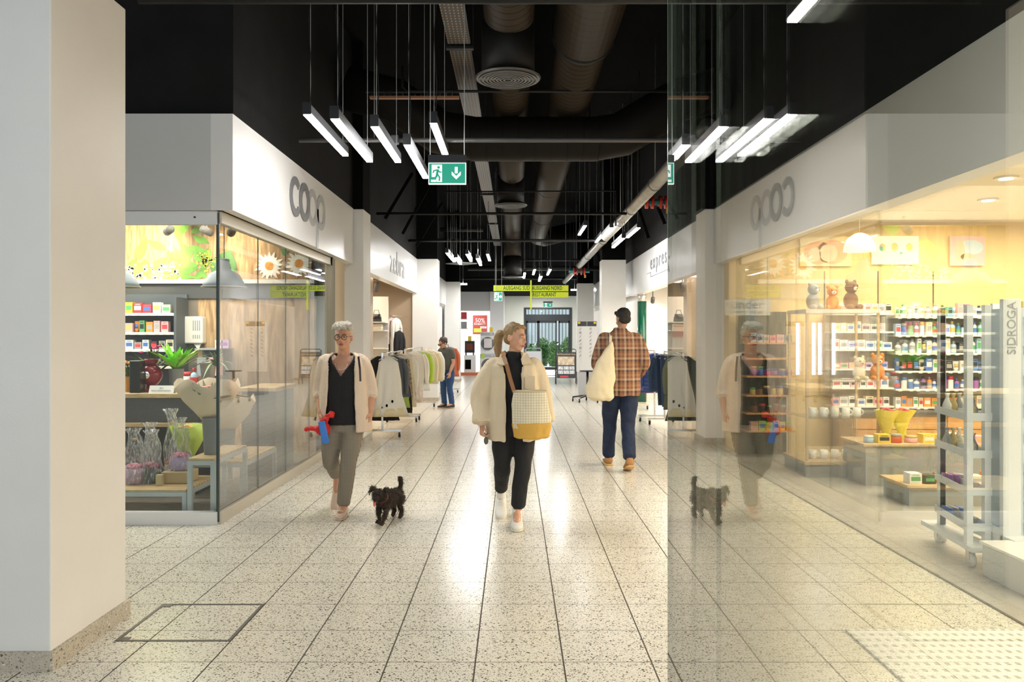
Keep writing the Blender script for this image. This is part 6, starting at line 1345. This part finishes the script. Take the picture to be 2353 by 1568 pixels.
strap([(-.13, 0, .35), (-.16, -.0, .45), (-.190, .07, .56), (-.215, .14, .62), (-.215, .22, .655), (-.19, .33, .63)], .030, C('strap_brown', .30, .14, .05, rough=.6), bgx)
tag(MB().ell((0, 0, 0), (.018, .014, .03), 10, 8).build('key_pouch', C('key_dark2', .10, .11, .07), None, True, W2.location + w_ + Vector((.035, -.05, -.125))), 'small dark key pouch in the striding woman\'s hand', 'pouch')

# ---------------- man in the plaid shirt, seen from behind
MM = thing('person', 'man seen from behind in a brown plaid shirt and dark jeans walking away', 'person', (1.185, 9.15, 0), PI)
J = dict(neck=(0, .02, 1.530), chest=(0, .01), sw=.2, pelvis=(0, 0, .93), head=(-.03, -.01, 1.665),
         armR=((-.195, .01, 1.465), (-.265, .04, 1.18), (-.235, -.17, 1.03)), armL=((.195, .01, 1.465), (.255, .05, 1.19), (.225, -.16, 1.06)),
         legR=((-.095, 0, .90), (-.080, .05, .50), (-.060, .33, .13), (-.060, .25, .03)), legL=((.095, 0, .90), (.105, -.12, .50), (.105, -.22, .10), (.105, -.36, .03)))
T = headT(J['head'], .35, .22, .98); hR = (J['armR'][2], (-.1, -1, -.3), (.9, 0, 0), (0, -.2, 1), (.7, .8, .6), 1.0); hL = (J['armL'][2], (-.1, -1, -.1), (-.9, 0, 0), (0, -.2, 1), (.7, .8, .6), 1.0)
body(MM, J, skinm('skin_olive', (.42, .22, .13)), T, (hR, hL)); face(MM, T, C('lip_man', .40, .17, .13))
b = MB(); leg_cloth(b, J['legL'], [.108, .100, .080, .076, .072], .96); leg_cloth(b, J['legR'], [.108, .100, .080, .076, .072], .90); b.loft([(0, 0, .82, .13, .11), (0, 0, .88, .172, .13), (0, 0, .98, .168, .125), (0, 0, 1.04, .155, .115)], 24)
baked(b, .010, 3, .009, 11, 6, 11).build('jeans', C('jeans_navy', .012, .022, .055, rough=.9, var=.3, scale=14, bump=.3, bscale=90), MM, True)
b = MB(); b.loft([(0, .01, .815, .215, .160), (0, .01, .90, .222, .165), (0, .01, 1.05, .218, .160), (0, .01, 1.22, .222, .158), (0, .01, 1.36, .222, .148), (0, .01, 1.44, .205, .128), (0, .02, 1.495, .15, .10), (0, .025, 1.54, .085, .08), (0, .02, 1.57, .070, .070)], 30)
for a, s in (('armR', -1), ('armL', 1)):
    sh, el, wr = [Vector(p) for p in J[a]]; b.limb([sh + Vector((-s * .09, 0, .0)), sh + Vector((-s * .012, 0, -.016)), (sh + el) / 2, el, el.lerp(wr, .5), el.lerp(wr, .9)], [.052, .066, .074, .072, .064, .052], 20, 6)
pl = bands('brown_plaid', 2, [(.32, .15, .07), (.20, .08, .04), (.05, .025, .025), (.44, .30, .19), (.20, .08, .04)], .115, second=(0, [(.34, .17, .08), (.06, .03, .03), (.48, .35, .24), (.22, .09, .05)], .095))
baked(b, .009, 3, .011, 9, 4, 12).build('shirt', pl, MM, True)
b = MB(); b.T = T; b.ell((0, .026, .05), (.080, .094, .082), 20, 14); b.ell((0, .052, -.01), (.072, .058, .055), 16, 10); b.limb([(-.05, -.06, .09), (.05, -.06, .09)], [.022, .022], 10, 3); b.T = None
baked(b, .006, 1, .006, 60, 60, 13).build('hair', C('hair_black', .012, .010, .009, rough=.6, bump=.8, bscale=150), MM, True)
br = C('suede_brown', .38, .19, .07, rough=.8); brs = C('gum_sole', .60, .38, .14)
shoe(MM, (-.060, .405, .075), (0, -.92, -.30), .285, .105, .09, br, brs, 'ankle_boot', .05); shoe(MM, (.105, -.155, .0), (0, -1, .0), .285, .105, .09, br, brs, 'ankle_boot', .05)
tt = thing('tote_bag', 'full cream cloth tote slung behind the man in the plaid shirt', 'bag', MM.location + Vector((-.25, -.20, .775)))
b = MB().loft([(.02, 0, .0, .10, .05), (.0, 0, .03, .155, .085), (.0, 0, .14, .160, .095), (.03, 0, .28, .135, .085), (.07, .0, .42, .095, .065), (.105, .01, .56, .050, .040), (.125, .03, .64, .02, .02)], 26); baked(b, .009, 2, .018, 8, 5, 14).build('body', C('calico', .74, .64, .44, rough=.95, bump=.3, bscale=70), tt, True)
strap([(.12, .02, .62), (.13, .09, .70), (.135, .17, .735), (.13, .27, .72)], .03, C('calico', 0, 0, 0), tt)

# ---------------- woman at the far clothes rack
W3 = thing('person', 'woman in a grey printed T-shirt and jeans beside the far clothes rack', 'person', (-1.385, 16.75, 0), -.72)
J = dict(neck=(0, -.04, 1.225), chest=(0, -.01), sw=.15, pelvis=(0, .02, .74), head=(0, -.115, 1.325),
         armR=((-.155, -.02, 1.18), (-.20, -.06, .95), (-.12, -.22, 1.02)), armL=((.155, -.02, 1.18), (.19, .0, .93), (.19, -.10, .73)),
         legR=((-.08, .02, .72), (-.085, -.02, .42), (-.09, .02, .08), (-.09, -.12, .03)), legL=((.08, .02, .72), (.09, -.01, .42), (.10, .05, .08), (.10, -.09, .03)))
sk3 = skinm('skin_warm', (.50, .27, .17)); T = headT(J['head'], -.1, .40, .90); hR = (J['armR'][2], (.2, -.8, .5), (.5, 0, -.3), (1, 0, .2), (.7, .7, .5), .9); hL = (J['armL'][2], (0, -.2, -1), (-1, .1, 0), (0, -1, .1), (.4, .5, .4), .9)
body(W3, J, sk3, T, (hR, hL)); face(W3, T, C('lip_rose', 0, 0, 0))
b = MB(); leg_cloth(b, J['legL'], [.095, .086, .064, .060, .058], .95); leg_cloth(b, J['legR'], [.095, .086, .064, .060, .058], .95); b.loft([(0, .02, .66, .12, .10), (0, .02, .72, .160, .12), (0, .02, .80, .155, .115), (0, .02, .86, .14, .105)], 24)
baked(b, .010, 3, .006, 12, 6, 15).build('jeans', C('jeans_blue', .025, .07, .18, rough=.9, var=.2, scale=20), W3, True)
b = MB(); b.loft([(0, .01, .78, .175, .135), (0, .01, .88, .172, .132), (0, 0, 1.0, .165, .128), (0, -.01, 1.12, .172, .125), (0, -.02, 1.19, .150, .10), (0, -.03, 1.235, .08, .07)], 28)
for a, s in (('armR', -1), ('armL', 1)): sh, el, wr = [Vector(p) for p in J[a]]; b.limb([sh + Vector((-s * .08, 0, .0)), sh + Vector((-s * .010, 0, -.012)), sh.lerp(el, .6)], [.055, .066, .062], 18, 6)
ts1 = baked(b, .009, 3, .008, 10, 5, 16).build('t_shirt', C('tee_grey', .075, .08, .075, rough=.9), W3, True)
b = MB(); b.T = T; b.ell((0, .028, .05), (.084, .098, .086), 20, 14); b.ell((0, .06, .02), (.075, .065, .075), 16, 10); b.ell((0, .11, .06), (.045, .04, .04), 12, 8); b.T = None
baked(b, .007, 1, .014, 40, 40, 17).build('hair', C('hair_brown', .045, .022, .014, rough=.6), W3, True)
b = MB(); b.T = T
for s in (-1, 1): b.arc((s * .032, -.100, .001), (1, 0, 0), (0, 0, 1), .0, .024, 0, 2 * PI, .004, 18); b.bar((s * .056, -.100, .008), (s * .080, .01, .006), .005)
b.build('sunglasses', C('frames_dark', 0, 0, 0), W3)
for x, y in ((-.09, .075), (.10, .105)): shoe(W3, (x, y, 0), (0, -1, 0), .24, .09, .08, C('shoe_dark', .03, .03, .03, rough=.7), C('loafer_sole', 0, 0, 0), 'shoe')
hb2 = thing('handbag', 'small black shoulder bag of the woman in the grey T-shirt', 'bag', W3.location + Vector((-.20, -.16, .62))); bevel(MB().loft([(0, 0, 0, .11, .05), (0, 0, .03, .125, .06), (0, 0, .13, .115, .055), (0, 0, .17, .09, .04)], 20).build('body', C('leather_black', 0, 0, 0), hb2, True), .002)
strap([(.05, 0, .16), (.10, .0, .30), (.17, .02, .48), (.23, .10, .60), (.24, .20, .62)], .014, C('leather_black', 0, 0, 0), hb2)
lsh = Vector((0, 0, 0))
# ---------------- dog
dg_ = thing('dog', 'small shaggy dark brown dog trotting over the tiles with its tail up', 'dog', (-1.0, 6.52, 0), -.30)
b = MB(); b.limb([(0, .17, .185), (0, .08, .185), (0, -.02, .178), (0, -.09, .185), (0, -.13, .21)], [.050, .060, .064, .062, .045], 16, 5); b.limb([(0, -.11, .20), (0, -.15, .235)], [.046, .044], 14, 3)
b.ell((0, -.175, .245), (.050, .050, .045), 16, 10); b.limb([(0, -.20, .235), (0, -.245, .222)], [.030, .022], 12, 3); b.limb([(0, -.205, .215), (0, -.235, .205)], [.020, .014], 10, 3)
for s in (-1, 1): b.limb([(s * .035, -.165, .280), (s * .065, -.168, .290), (s * .085, -.178, .262)], [.016, .018, .008], 10, 3)
for s, y, kn, an in ((-1, -.08, (-.040, -.105, .10), (-.042, -.085, .035)), (1, -.08, (.040, -.13, .115), (.040, -.175, .055)), (-1, .14, (-.042, .12, .11), (-.042, .19, .075)), (1, .14, (.042, .11, .10), (.042, .15, .065))):
    ft = (an[0], an[1] - .02, .018 if not (s == 1 and y < 0) else .030); b.limb([(s * .036, y, .165), kn, an, ft], [.038 if y > 0 else .030, .022, .016, .017], 12, 4); b.ell((ft[0], ft[1] - .012, ft[2]), (.018, .024, .014), 10, 7)
b.limb([(0, .17, .20), (.01, .20, .26), (.015, .18, .31), (.012, .15, .335)], [.020, .018, .016, .008], 12, 4)
fr_ = C('dog_fur', .035, .024, .016, rough=.9, var=.6, scale=18)
r = baked(b, .006, 2, .010, 40, 40, 18); bd = r.build('body', fr_, dg_, True); q = random.Random(9); b = MB()
for i in range(2600):
    k = q.randrange(len(r.v)); p = r.v[k]; n_ = r.n[k]
    if p.z < .03: continue
    d = (n_ + Vector((q.uniform(-.5, .5), q.uniform(-.2, .7), -.75))).normalized() * q.uniform(.014, .032); s = frame_of(d)[0] * .0035; b.add([p - s, p + s, p + n_ * .003, p + d], [(0, 1, 3), (1, 2, 3), (2, 0, 3)])
b.build('shaggy_coat', fr_, dg_); MB().ell((0, -.262, .232), (.010, .008, .008), 10, 6).build('nose', M['black_metal'], dg_, True)
MB().limb([(0, -.235, .205), (0, -.255, .190), (.002, -.258, .172)], [.009, .011, .007], 10, 3).build('tongue', C('tongue', .60, .16, .14), dg_, True)
for s in (-1, 1): MB().ell((s * .020, -.216, .256), .0065, 8, 6).build('eye', C('dog_eye', .01, .006, .004, rough=.1), dg_, True)
MB().tube([(.052 * math.cos(a), -.135 + .03 * math.sin(a), .215 + .035 * math.sin(a)) for a in [2 * PI * k / 20 for k in range(21)]], .005, 6).build('collar', C('dog_collar', .18, .02, .02), dg_, True)
